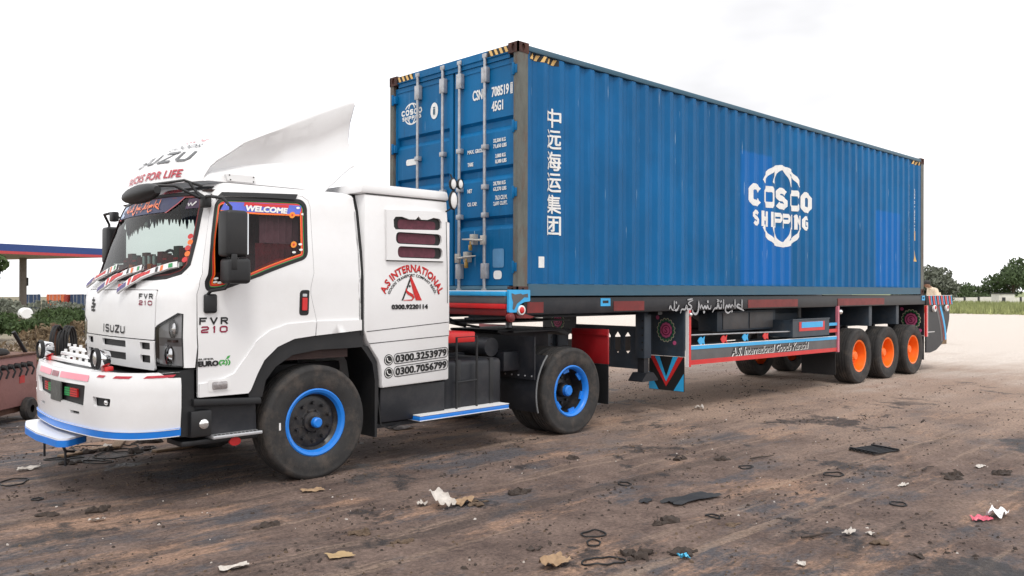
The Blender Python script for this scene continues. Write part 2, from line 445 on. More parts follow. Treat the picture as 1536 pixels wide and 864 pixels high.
def ground_material():
    m = bpy.data.materials.new('trodden_earth'); m.use_nodes = True; nt = m.node_tree; N = nt.nodes.new; Lk = nt.links.new
    b = nt.nodes['Principled BSDF']; b.inputs['Specular IOR Level'].default_value = 0.25
    geo = N('ShaderNodeNewGeometry'); pos = geo.outputs['Position']
    def nz(scale, detail=6, rough=0.6, st=(1, 1, 1), rotz=0.0, shift=(0, 0, 0)):
        mp = N('ShaderNodeMapping'); mp.inputs['Scale'].default_value = st; mp.inputs['Rotation'].default_value = (0, 0, rotz); mp.inputs['Location'].default_value = shift
        Lk(pos, mp.inputs['Vector']); n = N('ShaderNodeTexNoise'); n.inputs['Scale'].default_value = scale; n.inputs['Detail'].default_value = detail; n.inputs['Roughness'].default_value = rough
        Lk(mp.outputs['Vector'], n.inputs['Vector']); return n.outputs['Fac']
    def rng(v, a, b_, lo=0.0, hi=1.0):
        r = N('ShaderNodeMapRange'); r.interpolation_type = 'SMOOTHSTEP'
        for k, x in zip(('From Min', 'From Max', 'To Min', 'To Max'), (a, b_, lo, hi)): r.inputs[k].default_value = x
        Lk(v, r.inputs['Value']); return r.outputs['Result']
    def mix(f, a, c, blend='MIX'):
        x = N('ShaderNodeMix'); x.data_type = 'RGBA'; x.blend_type = blend
        if isinstance(f, float): x.inputs['Factor'].default_value = f
        else: Lk(f, x.inputs['Factor'])
        for s, v in (('A', a), ('B', c)):
            if isinstance(v, tuple): x.inputs[s].default_value = (*v, 1)
            else: Lk(v, x.inputs[s])
        return x.outputs['Result']
    def mth(op, a, c):
        x = N('ShaderNodeMath'); x.operation = op
        for i, v in enumerate((a, c)):
            if isinstance(v, (int, float)): x.inputs[i].default_value = v
            else: Lk(v, x.inputs[i])
        return x.outputs[0]
    sep = N('ShaderNodeSeparateXYZ'); Lk(pos, sep.inputs['Vector'])
    big = nz(0.35, 5); mid = nz(1.8, 10, 0.75, shift=(7, 3, 0)); fine = nz(34, 10, 0.8)
    # brown earth, damp grey and ochre blotches
    c = mix(rng(mid, 0.35, 0.65), (0.108, 0.077, 0.067), (0.210, 0.152, 0.127))
    c = mix(rng(nz(0.9, 10, 0.74, st=(0.5, 1, 1), rotz=-0.12, shift=(0, 9, 0)), 0.50, 0.60), c, (0.096, 0.091, 0.099))
    c = mix(rng(nz(1.3, 10, 0.76, st=(0.4, 1.2, 1), rotz=-0.15, shift=(2, 4, 1)), 0.52, 0.62, 0, 0.8), c, (0.36, 0.228, 0.158))
    c = mix(rng(nz(1.0, 8, 0.7, st=(0.10, 2.6, 1), rotz=-0.14, shift=(1, 7, 2)), 0.54, 0.62, 0, 0.5), c, (0.055, 0.046, 0.043))      # wheel tracks
    c = mix(rng(nz(1.0, 8, 0.7, st=(0.12, 3.1, 1), rotz=-0.10, shift=(5, 1, 8)), 0.55, 0.64, 0, 0.55), c, (0.34, 0.25, 0.19))
    # dry pale ground towards the open yard
    u = mth('ADD', sep.outputs['X'], mth('MULTIPLY', mth('SUBTRACT', big, 0.5), 16.0))
    u = mth('ADD', u, mth('MULTIPLY', mth('SUBTRACT', nz(0.9, 8, 0.7, st=(0.18, 1.6, 1), rotz=-0.12), 0.5), 15.0))
    u = mth('ADD', u, mth('MULTIPLY', sep.outputs['Y'], 0.45))
    c = mix(rng(u, -2.5, 8.0, 0, 0.85), c, (0.40, 0.29, 0.225))
    c = mix(rng(u, 6.0, 21.0), c, (0.62, 0.56, 0.51))
    # field beyond the yard
    c = mix(rng(sep.outputs['X'], 62, 70), c, (0.22, 0.25, 0.12))
    c = mix(rng(mth('SUBTRACT', sep.outputs['Y'], mth('MULTIPLY', sep.outputs['X'], 0.8)), 14.0, 30.0), c, (0.20, 0.18, 0.12))
    # oil and soot stains
    oil = rng(nz(0.75, 9, 0.72, shift=(11, 2, 4)), 0.56, 0.61, 0, 0.8)
    oil = mth('MULTIPLY', oil, rng(u, 4.0, 12.0, 1.0, 0.0))
    c = mix(oil, c, (0.026, 0.025, 0.027))
    # crumbs and grain
    c = mix(rng(fine, 0.30, 0.70, 0.0, 1.0), mix(1.0, c, (0.50, 0.50, 0.50), 'MULTIPLY'), mix(1.0, c, (1.42, 1.40, 1.38), 'MULTIPLY'))
    sp = N('ShaderNodeTexVoronoi'); sp.inputs['Scale'].default_value = 26; Lk(pos, sp.inputs['Vector'])
    spk = mth('MULTIPLY', rng(sp.outputs['Distance'], 0.10, 0.22, 1.0, 0.0), rng(nz(2.2, 5), 0.5, 0.62))
    c = mix(mth('MULTIPLY', spk, 0.75), c, (0.03, 0.026, 0.024))
    Lk(c, b.inputs['Base Color'])
    Lk(rng(oil, 0.0, 0.8, 0.92, 0.6), b.inputs['Roughness'])
    hgt = mth('ADD', mth('MULTIPLY', nz(9, 8, 0.7), 0.6), mth('MULTIPLY', nz(45, 6, 0.7), 0.35))
    bp = N('ShaderNodeBump'); bp.inputs['Strength'].default_value = 0.9; bp.inputs['Distance'].default_value = 0.06
    Lk(hgt, bp.inputs['Height']); Lk(bp.outputs['Normal'], b.inputs['Normal'])
    return m

def build_ground():
    def axis(c):
        a = [i * 0.055 for i in range(0, 140)]; s = 0.055
        while a[-1] < 1800: s *= 1.13; a.append(a[-1] + s)
        return [c - t for t in a[:0:-1]] + [c + t for t in a]
    X, Y = axis(-1.5), axis(-3.0); g = G(); n = len(X)
    g.v = [(x, y, ground_z(x, y)) for y in Y for x in X]
    g.f = [(j * n + i, j * n + i + 1, (j + 1) * n + i + 1, (j + 1) * n + i) for j in range(len(Y) - 1) for i in range(n - 1)]
    o = g.mk('ground', ground_material(), smooth=180, loc=(0, 0, 0))
    tag(o, 'bare brown trodden earth yard stained with oil, pale towards the open side', 'ground', kind='structure')
build_ground()

# ------------------------------------------------------------------ trees and shrubs
def leaf_mat(name, c1, c2):
    return mat(name, tuple((a + b) / 2 for a, b in zip(c1, c2)), 0.7, var=0.55, vscale=2.0, dirt=c2, dirt_amt=0.7, dirt_scale=1.3, spec=0.2)
LEAF = leaf_mat('tree_leaves', (0.045, 0.075, 0.03), (0.09, 0.12, 0.06))
LEAFG = leaf_mat('dusty_leaves', (0.12, 0.135, 0.10), (0.19, 0.20, 0.165))
LEAFB = leaf_mat('shrub_leaves', (0.03, 0.055, 0.02), (0.075, 0.11, 0.04))
DRY = leaf_mat('dry_stalks', (0.10, 0.07, 0.045), (0.20, 0.15, 0.09))
GRASS = leaf_mat('field_grass', (0.20, 0.24, 0.08), (0.32, 0.33, 0.16))
BARK = mat('bark', (0.07, 0.05, 0.038), 0.9, var=0.3)
def leaves(g, c, r, n, size, rng_, flat_=1.0):
    c = Vector(c)
    for _ in range(n):
        while True:
            p = Vector((rng_.uniform(-1, 1), rng_.uniform(-1, 1), rng_.uniform(-1, 1)))
            if 0.15 < p.length < 1 and rng_.random() < 0.25 + p.length ** 2: break
        q = c + Vector((p.x * r[0], p.y * r[1], p.z * r[2])); s = size * rng_.uniform(0.5, 1.3)
        a = Vector((rng_.gauss(0, 1), rng_.gauss(0, 1), rng_.gauss(0, 0.6))).normalized(); b = a.orthogonal().normalized()
        b = (Matrix.Rotation(rng_.uniform(0, 6.28), 3, a) @ b)
        w = a.cross(b)
        g.add([q - b * s, q + w * s * 0.45, q + b * s, q - w * s * 0.45], [(0, 1, 2, 3)])
def tree(name, base, h, spread, n, size, m, label, cat='tree', group=None, seed=1, clumps=9, low=0.35):
    rg = random.Random(seed); b = Vector(base)
    t = root(name, b, label, cat, group)
    k = G(); g = G(); top = b + Vector((0, 0, h * 0.6))
    k.tube([b + Vector((0, 0, -0.1)), b + Vector((rg.uniform(-.1, .1) * h * .2, 0, h * .3)), top], [h * 0.035, h * 0.026, h * 0.014], 8)
    for i in range(clumps):
        a = 6.28 * i / clumps + rg.uniform(-.4, .4); q = rg.uniform(0.25, 0.8) if i else 0.0; zz = rg.uniform(low + 0.08, 0.84) if i else 0.85
        c = b + Vector((math.cos(a) * spread * q, math.sin(a) * spread * q, h * zz))
        rr = spread * rg.uniform(0.32, 0.52)
        leaves(g, c, (rr, rr, min(rr * 0.8, h * 0.2)), n // clumps, size, rg)
        k.tube([b + Vector((0, 0, h * rg.uniform(.2, .5))), (b + Vector((0, 0, h * .55)) + c) / 2, c], [h * .016, h * .010, h * .004], 5)
    k.mk('trunk', BARK, t); g.mk('crown', m, t, smooth=0)
    return t
tree('broadleaf_tree', (153.5, 31.5, 0), 7.6, 5.2, 2600, 0.36, LEAF, 'tallest dark green tree behind the low white wall', seed=3)
tree('broadleaf_tree', (139, 31.3, 0), 5.6, 3.6, 1800, 0.30, LEAF, 'dark rounded tree above the white hut by the wall', seed=5)
tree('scrub_tree', (141, 34.2, 0), 3.7, 3.2, 1500, 0.26, LEAF, 'low bushy tree beside the white hut', seed=8, low=0.15)
for i, (x, y, h) in enumerate([(134, 36.4, 2.9), (137, 38.8, 2.6), (133, 41.5, 2.7)]):
    tree('scrub_tree', (x, y, 0), h, 3.0, 1400, 0.24, LEAF, 'low dark shrubby tree behind the plain stretch of white wall', group='scrub behind the wall', seed=11 + i, low=0.1)
tree('scrub_tree', (89.3, 26.2, 0), 4.3, 3.1, 7000, 0.24, LEAFG, 'dusty grey-green tree standing just past the container corner', seed=21, low=0.02, clumps=22)
tree('palm_like_tree', (2.9, 38.6, -0.3), 3.9, 1.5, 1300, 0.20, LEAFB, 'dark leafy tree beside the filling station canopy', seed=31)

def shrub(x, y, h, r, n, label, seed, m=None, dry=False):
    rg = random.Random(seed); z = ground_z(x, y); t = root('roadside_shrub', (x, y, z), label, 'shrub', 'shrubs along the yard edge')
    k = G(); g = G()
    for i in range(9):
        a = rg.uniform(0, 6.28); q = rg.uniform(0, r * .8); c = Vector((x + math.cos(a) * q, y + math.sin(a) * q, z + h * rg.uniform(.45, .8)))
        leaves(g, c, (r * .5, r * .5, h * .26), n // 9, 0.085, rg)
        k.tube([(x + rg.uniform(-.1, .1), y, z - 0.02), (Vector((x, y, z + h * .3)) + c) / 2, c], [0.02, 0.014, 0.006], 5)
    k.mk('stem', BARK, t); g.mk('foliage', m or LEAFB, t, smooth=0)
    if dry:
        d = G()
        for i in range(70):
            a = rg.uniform(0, 6.28); q = rg.uniform(0, r); p = Vector((x + math.cos(a) * q, y + math.sin(a) * q - .5, z))
            d.tube([p, p + Vector((rg.uniform(-.3, .3), rg.uniform(-.3, .3), rg.uniform(.3, .8) * h))], [0.012, 0.005], 4)
        d.mk('dry_twigs', DRY, t)
for i, (x, y, h, r) in enumerate([(-1.6, 20.5, 1.0, 1.1), (-0.2, 21.6, 1.05, 1.0), (1.0, 20.4, 1.12, 1.0), (2.2, 21.2, 1.15, 1.1), (3.3, 20.6, 1.1, 1.0), (0.4, 24.0, 1.15, 1.4), (3.0, 25.0, 1.3, 1.6), (5.2, 23.0, 1.25, 1.4)]):
    shrub(x, y, h * .8, r, 2600, 'dense dark green roadside shrub in the row before the distant freight containers', 40 + i)
shrub(0.5, 18.2, 0.75, 0.8, 700, 'half-dry brown shrub with bare twigs in front of the green ones', 60, DRY, True)
shrub(1.9, 18.6, 0.8, 0.8, 800, 'brown withered shrub beside the truck bumper', 61, DRY, True)

for i, (x, y, h, r) in enumerate([(5.0, 52.0, 1.5, 2.6), (9.5, 60.0, 1.6, 3.0), (14.0, 66.0, 1.5, 3.0), (2.5, 46.0, 1.2, 2.0)]):
    tree('low_bush', (x, y, ground_z(x, y)), h, r, 1500, .16, LEAFG, 'low grey-green bush on the slope below the filling station canopy', 'bush', 'bushes below the canopy', 70 + i, 8, .1)
def brush_heap(x, y, w, h, n, label, seed):
    rg = random.Random(seed); z = ground_z(x, y); t = root('brush_heap', (x, y, z), label, 'branches')
    for nm, m, k in (('bare_branches', DRY, n), ('dark_twigs', BARK, n // 2)):
        d = G()
        for i in range(k):
            a = rg.uniform(0, 6.28); q = w * rg.random() ** .7; p = Vector((x + math.cos(a) * q, y + math.sin(a) * q * .6, z + rg.uniform(0, .12)))
            e = Vector((rg.gauss(0, .35), rg.gauss(0, .35), rg.uniform(.05, 1) * h * (1 - .6 * q / w)))
            d.tube([p, p + e * .5 + Vector((rg.gauss(0, .04), rg.gauss(0, .04), .03)), p + e], [.012, .008, .004], 4)
        o = d.mk(nm, m, t); o['kind'] = 'stuff'
    g = G(); leaves(g, (x, y, z + h * .45), (w * .9, w * .6, h * .4), n * 3, .06, rg); o = g.mk('withered_leaves', DRY, t, smooth=0); o['kind'] = 'stuff'
brush_heap(-1.75, 9.2, .9, .85, 150, 'heap of cut brown branches behind the hose stand', 5)
brush_heap(-1.0, 12.5, 1.2, .9, 170, 'larger heap of dry branches in front of the withered shrubs', 6)
def grass_strip():
    rg = random.Random(9); g = G()
    for i in range(26000):
        x = rg.uniform(63, 106); y0 = 30.7 - (x - 104) * 0.0; y = rg.uniform(6, 40)
        if y - 0.8 * x > -18: continue
        h = rg.uniform(.25, .75); a = rg.uniform(0, 6.28); w = rg.uniform(.04, .10)
        dx, dy = math.cos(a) * w, math.sin(a) * w
        g.add([(x - dx, y - dy, 0), (x + dx, y + dy, 0), (x + rg.uniform(-.15, .15), y + rg.uniform(-.15, .15), h)], [(0, 1, 2)])
    tag(g.mk('grass', GRASS, smooth=0, loc=(0, 0, 0)), 'pale green rough grass between the yard and the white wall', 'grass', kind='stuff')
grass_strip()

# ------------------------------------------------------------------ boundary wall and hut
LIME = mat('limewash', (0.72, 0.69, 0.64), 0.8, var=0.1, vscale=1.2, dirt=(0.35, 0.3, 0.25), dirt_amt=0.5, dirt_scale=1.0)
DPOST = mat('dark_post', (0.05, 0.05, 0.05), 0.8)
def wall_right():
    a, b = Vector((101.9, 32.9, 0)), Vector((114.2, 20.7, 0)); d = (b - a).normalized(); nrm = Vector((-d.y, d.x, 0)); L = (b - a).length
    t = root('boundary_wall', (a + b) / 2, 'low whitewashed boundary wall with dark posts across the field', 'wall', kind='thing')
    n = 10
    for i in range(n):
        p, q = a + d * (L * i / n + 0.14), a + d * (L * (i + 1) / n - 0.14)
        g = G(); hh = 0.92 + 0.05 * (i % 3)
        g.add([p - nrm * .1, q - nrm * .1, q + nrm * .1, p + nrm * .1] + [v + Vector((0, 0, hh)) for v in (p - nrm * .1, q - nrm * .1, q + nrm * .1, p + nrm * .1)],
              [(3, 2, 1, 0), (4, 5, 6, 7), (0, 1, 5, 4), (1, 2, 6, 5), (2, 3, 7, 6), (3, 0, 4, 7)])
        g.mk('wall_panel', LIME, t, smooth=0)
    for i in range(n + 1):
        p = a + d * (L * i / n); g = G(); g.box(p.x - .13, p.x + .13, p.y - .13, p.y + .13, 0, 1.05); g.mk('post', DPOST, t)
    h = root('hut', (106.4, 23.6, 0), 'small white flat-roofed hut in front of the boundary wall', 'hut')
    rz = Matrix.Rotation(math.atan2(d.y, d.x), 3, 'Z')
    g = G(); g.box(-.95, .95, -.8, .8, 0, 1.42); g.v = [tuple(Vector((106.4, 23.6, 0)) + rz @ Vector(v)) for v in g.v]; g.mk('wall', LIME, h)
    g = G(); g.box(-1.05, 1.05, -.9, .9, 1.42, 1.52); g.v = [tuple(Vector((106.4, 23.6, 0)) + rz @ Vector(v)) for v in g.v]; g.mk('roof', DPOST, h)
    g = G(); g.box(-.55, -.15, -.83, -.78, 0, 1.0); g.v = [tuple(Vector((106.4, 23.6, 0)) + rz @ Vector(v)) for v in g.v]; g.mk('door', DPOST, h)
wall_right()

# ------------------------------------------------------------------ filling station canopy and freight containers far behind
NAVY = mat('canopy_navy', (0.02, 0.055, 0.22), 0.5, var=0.08); CRED = mat('canopy_red', (0.50, 0.05, 0.06), 0.5)
CBEIGE = mat('canopy_beige', (0.50, 0.43, 0.36), 0.7, var=0.08); CCOL = mat('canopy_column', (0.22, 0.19, 0.17), 0.7)
def station():
    a, b = Vector((3.0, 78.6, 0)), Vector((24.9, 86.2, 0)); d = (b - a).normalized(); nrm = Vector((-d.y, d.x, 0)); L = (b - a).length; Dp = 16.0
    t = root('filling_station_canopy', (13, 92, -1.2), 'filling station canopy with a navy and red fascia on a column', 'canopy')
    def q(g, u0, u1, w0, w1, z0, z1):
        ps = [a + d * u + nrm * w for u, w in ((u0, w0), (u1, w0), (u1, w1), (u0, w1))]
        g.add([p + Vector((0, 0, z)) for z in (z0, z1) for p in ps], [(3, 2, 1, 0), (4, 5, 6, 7), (0, 1, 5, 4), (1, 2, 6, 5), (2, 3, 7, 6), (3, 0, 4, 7)])
    g = G(); q(g, 0.2, L - .2, .2, Dp - .2, 5.02, 5.5); g.mk('ceiling', CBEIGE, t)
    for u0, u1, w0, w1 in ((0, L, 0, .18), (0, L, Dp - .18, Dp), (0, .18, .181, Dp - .181), (L - .18, L, .181, Dp - .181)):
        g = G(); q(g, u0, u1, w0, w1, 5.28, 5.95); f = g.mk('fascia', NAVY, t)
        g = G(); q(g, u0 - .01, u1 + .01, w0 - .01, w1 + .01, 5.0, 5.27); g.mk('fascia_stripe', CRED, f)
    for u in (20.6, 6.0):
        p = a + d * u + nrm * 9.5
        g = G(); g.box(p.x - .3, p.x + .3, p.y - .3, p.y + .3, ground_z(p.x, p.y) - .1, 5.02); c = g.mk('column', CCOL, t, bevel=.03)
        g = G(); g.box(p.x + .31, p.x + .45, p.y - .35, p.y - .05, 2.0, 2.9); g.mk('notice_board', DPOST, c)
station()
def far_container(x, y, rz, m, mdoor, label, h=2.59, L=6.06, letters=False):
    z = ground_z(x, y); t = root('freight_container', (x, y, z), label, 'container'); W = 2.44
    def loc(g):
        R = Matrix.Rotation(rz, 3, 'Z'); g.v = [tuple(Vector((x, y, z)) + R @ Vector(v)) for v in g.v]; return g
    # local: door end faces -y, length along +y
    g = G()
    for sx in (-1, 1):
        pts = []; n = int(L / 0.28)
        for i in range(n):
            y0 = .1 + i * (L - .2) / n; p = (L - .2) / n
            pts += [(sx * (W / 2 - .01), y0), (sx * (W / 2 - .01), y0 + p * .3), (sx * (W / 2 - .06), y0 + p * .5), (sx * (W / 2 - .06), y0 + p * .8)]
        vs = [(a, b, zz) for a, b in pts for zz in (.15, h - .1)]
        g.add(vs, [(2 * i, 2 * i + 2, 2 * i + 3, 2 * i + 1) for i in range(len(pts) - 1)])
    g.box(-W / 2 + .07, W / 2 - .07, .1, L - .02, .12, h - .05)
    loc(g).mk('side_panel', m, t, smooth=0)
    g = G()
    for sx in (-1, 1):
        for yy in (0.0, L - .16): g.box(sx * W / 2, sx * (W / 2 - .16), yy, yy + .16, 0, h)
        g.box(sx * (W / 2 - .002), sx * (W / 2 - .1), .161, L - .161, h - .12, h - .005); g.box(sx * (W / 2 - .002), sx * (W / 2 - .1), .161, L - .161, .01, .15)
    g.box(-W / 2 + .161, W / 2 - .161, .005, .15, h - .12, h - .005); g.box(-W / 2 + .161, W / 2 - .161, .005, .15, 0.01, .15)
    loc(g).mk('frame', mdoor, t)
    for sx in (-1, 1):
        g = G(); g.box(sx * .01, sx * (W / 2 - .17), .04, .09, .16, h - .13); dd = loc(g).mk('door', mdoor, t)
        for k in (.28, .72):
            g = G(); xx = sx * (W / 2 - .17) * k; g.cyl((xx, .0, .1), (xx, .0, h - .08), .035, n=6); loc(g).mk('lock_rod', STEEL, dd)
    if letters:
        g = G(); g.box(-W / 2 - .03, -W / 2 - .01, 1.3, 3.6, 1.0, 1.7); loc(g).mk('name_patch', WHITE2, t)
    return t
CR1 = mat('far_red', (0.42, 0.06, 0.045), 0.6, var=0.15); CR2 = mat('far_orange', (0.55, 0.13, 0.045), 0.6, var=0.15); CN = mat('far_navy', (0.025, 0.05, 0.11), 0.6, var=0.15)
va = -math.atan2(39.5, 137)
far_container(32.6, 129.6, va - 0.42, CR1, CR2, 'red freight container with orange doors and a white name patch', letters=True)
far_container(35.7, 128.9, va - 0.30, CN, CN, 'navy freight container standing past the orange-doored one')
far_container(29.9, 131.5, va + 0.05, CN, CN, 'narrow view of a navy freight container beside the canopy column')

# ------------------------------------------------------------------ the blue shipping container on the trailer
CL, CW, CH, CZ = 12.192, 2.438, 2.896, 1.662
HY = CW / 2
def container_paint(name, base, bright=None, streak=True):
    m = bpy.data.materials.new(name); m.use_nodes = True; nt = m.node_tree; N = nt.nodes.new; Lk = nt.links.new; b = nt.nodes['Principled BSDF']
    geo = N('ShaderNodeNewGeometry'); pos = geo.outputs['Position']; sep = N('ShaderNodeSeparateXYZ'); Lk(pos, sep.inputs['Vector'])
    def nz(scale, st=(1, 1, 1), detail=7, rough=0.65):
        mp = N('ShaderNodeMapping'); mp.inputs['Scale'].default_value = st; Lk(pos, mp.inputs['Vector'])
        n = N('ShaderNodeTexNoise'); n.inputs['Scale'].default_value = scale; n.inputs['Detail'].default_value = detail; n.inputs['Roughness'].default_value = rough
        Lk(mp.outputs['Vector'], n.inputs['Vector']); return n.outputs['Fac']
    def rng(v, a, c, lo=0.0, hi=1.0):
        r = N('ShaderNodeMapRange'); r.interpolation_type = 'SMOOTHSTEP'
        for k, x in zip(('From Min', 'From Max', 'To Min', 'To Max'), (a, c, lo, hi)): r.inputs[k].default_value = x
        Lk(v, r.inputs['Value']); return r.outputs['Result']
    def mix(f, a, c, bl='MIX'):
        x = N('ShaderNodeMix'); x.data_type = 'RGBA'; x.blend_type = bl
        if isinstance(f, float): x.inputs['Factor'].default_value = f
        else: Lk(f, x.inputs['Factor'])
        for s, v in (('A', a), ('B', c)):
            if isinstance(v, tuple): x.inputs[s].default_value = (*v, 1)
            else: Lk(v, x.inputs[s])
        return x.outputs['Result']
    def mul(a, c):
        x = N('ShaderNodeMath'); x.operation = 'MULTIPLY'
        for i, v in enumerate((a, c)):
            if isinstance(v, (int, float)): x.inputs[i].default_value = v
            else: Lk(v, x.inputs[i])
        return x.outputs[0]
    c = mix(rng(nz(0.6), 0.35, 0.65), tuple(k * 0.86 for k in base), tuple(k * 1.14 for k in base))
    if bright:                      # repainted rectangles
        for x0, x1, z0, z1 in ((4.82, 5.72, 1.86, 3.86), (5.4, 6.42, 1.86, 2.75), (9.8, 10.98, 1.86, 3.28)):
            k = mul(mul(rng(sep.outputs['X'], x0, x0 + .05), rng(sep.outputs['X'], x1, x1 + .05, 1, 0)), mul(rng(sep.outputs['Z'], z0 - .05, z0), rng(sep.outputs['Z'], z1, z1 + .06, 1, 0)))
            c = mix(mul(k, 0.72), c, bright)
    if streak:
        s = rng(nz(3.0, (7, 7, 0.35)), 0.56, 0.72, 0, 0.30); c = mix(s, c, tuple(min(1, k * 1.45 + 0.035) for k in base))
        s = rng(nz(2.2, (5, 5, 0.5)), 0.60, 0.74, 0, 0.35); c = mix(s, c, (0.02, 0.05, 0.08))
        s = rng(nz(5.0, (9, 9, 0.22), 3), 0.715, 0.745, 0, 0.85); c = mix(s, c, (0.5, 0.62, 0.7))            # pale scrapes
        s = rng(nz(7.0, (1, 1, 1), 9, 0.8), 0.675, 0.73, 0, 0.9); c = mix(s, c, (0.09, 0.045, 0.03))       # rust spots
    Lk(c, b.inputs['Base Color']); b.inputs['Roughness'].default_value = 0.5; b.inputs['Specular IOR Level'].default_value = 0.22
    bp = N('ShaderNodeBump'); bp.inputs['Strength'].default_value = 0.25; bp.inputs['Distance'].default_value = 0.03
    Lk(nz(2.2), bp.inputs['Height']); Lk(bp.outputs['Normal'], b.inputs['Normal'])
    return m
CBLUE = container_paint('container_blue', (0.001, 0.112, 0.300), (0.001, 0.135, 0.47))
CDOOR = container_paint('container_door_blue', (0.001, 0.128, 0.32))
CRAIL = mat('container_rail', (0.030, 0.105, 0.165), 0.55, var=0.2, vscale=3, dirt=(0.10, 0.10, 0.10), dirt_amt=0.5, dirt_scale=3, stretch=(.4, 1, 1))
CPOST = mat('container_post', (0.12, 0.125, 0.11), 0.7, var=0.25, vscale=8, dirt=(0.13, 0.05, 0.025), dirt_amt=0.9, dirt_scale=6, stretch=(1, 1, .35), bump=.2, bscale=30)
CCAST = mat('corner_casting_rust', (0.055, 0.022, 0.018), 0.8, var=0.35, vscale=10, dirt=(0.14, 0.05, 0.025), dirt_amt=0.8, dirt_scale=10, bump=.3, bscale=40)
GASKET = mat('door_gasket', (0.006, 0.012, 0.018), 0.7)
YEL = mat('hazard_yellow', (0.72, 0.46, 0.16), 0.6, var=.2)

PITCH_, X0_ = 0.2797, 0.464
def corr(x):                    # depth of the corrugated side at x (0 outer face, 0.036 inner)
    t = ((x - X0_) / PITCH_) % 1.0
    if x < 0.27 or x > CL - 0.25: return 0.0
    if t < 0.12: return 0.0
    if t < 0.38: return 0.036 * (t - 0.12) / 0.26
    if t < 0.62: return 0.036
    if t < 0.88: return 0.036 * (0.88 - t) / 0.26
    return 0.0
CUTS = []
k0 = -2
while X0_ + k0 * PITCH_ < CL:
    for q in (0.12, 0.38, 0.62, 0.88): CUTS.append(X0_ + (k0 + q) * PITCH_)
    k0 += 1
CUTS = [c for c in CUTS if 0.17 < c < CL - 0.17]
YS = -HY + 0.012
def SIDE(u, v, o): return (u, YS + corr(u) - o, v)

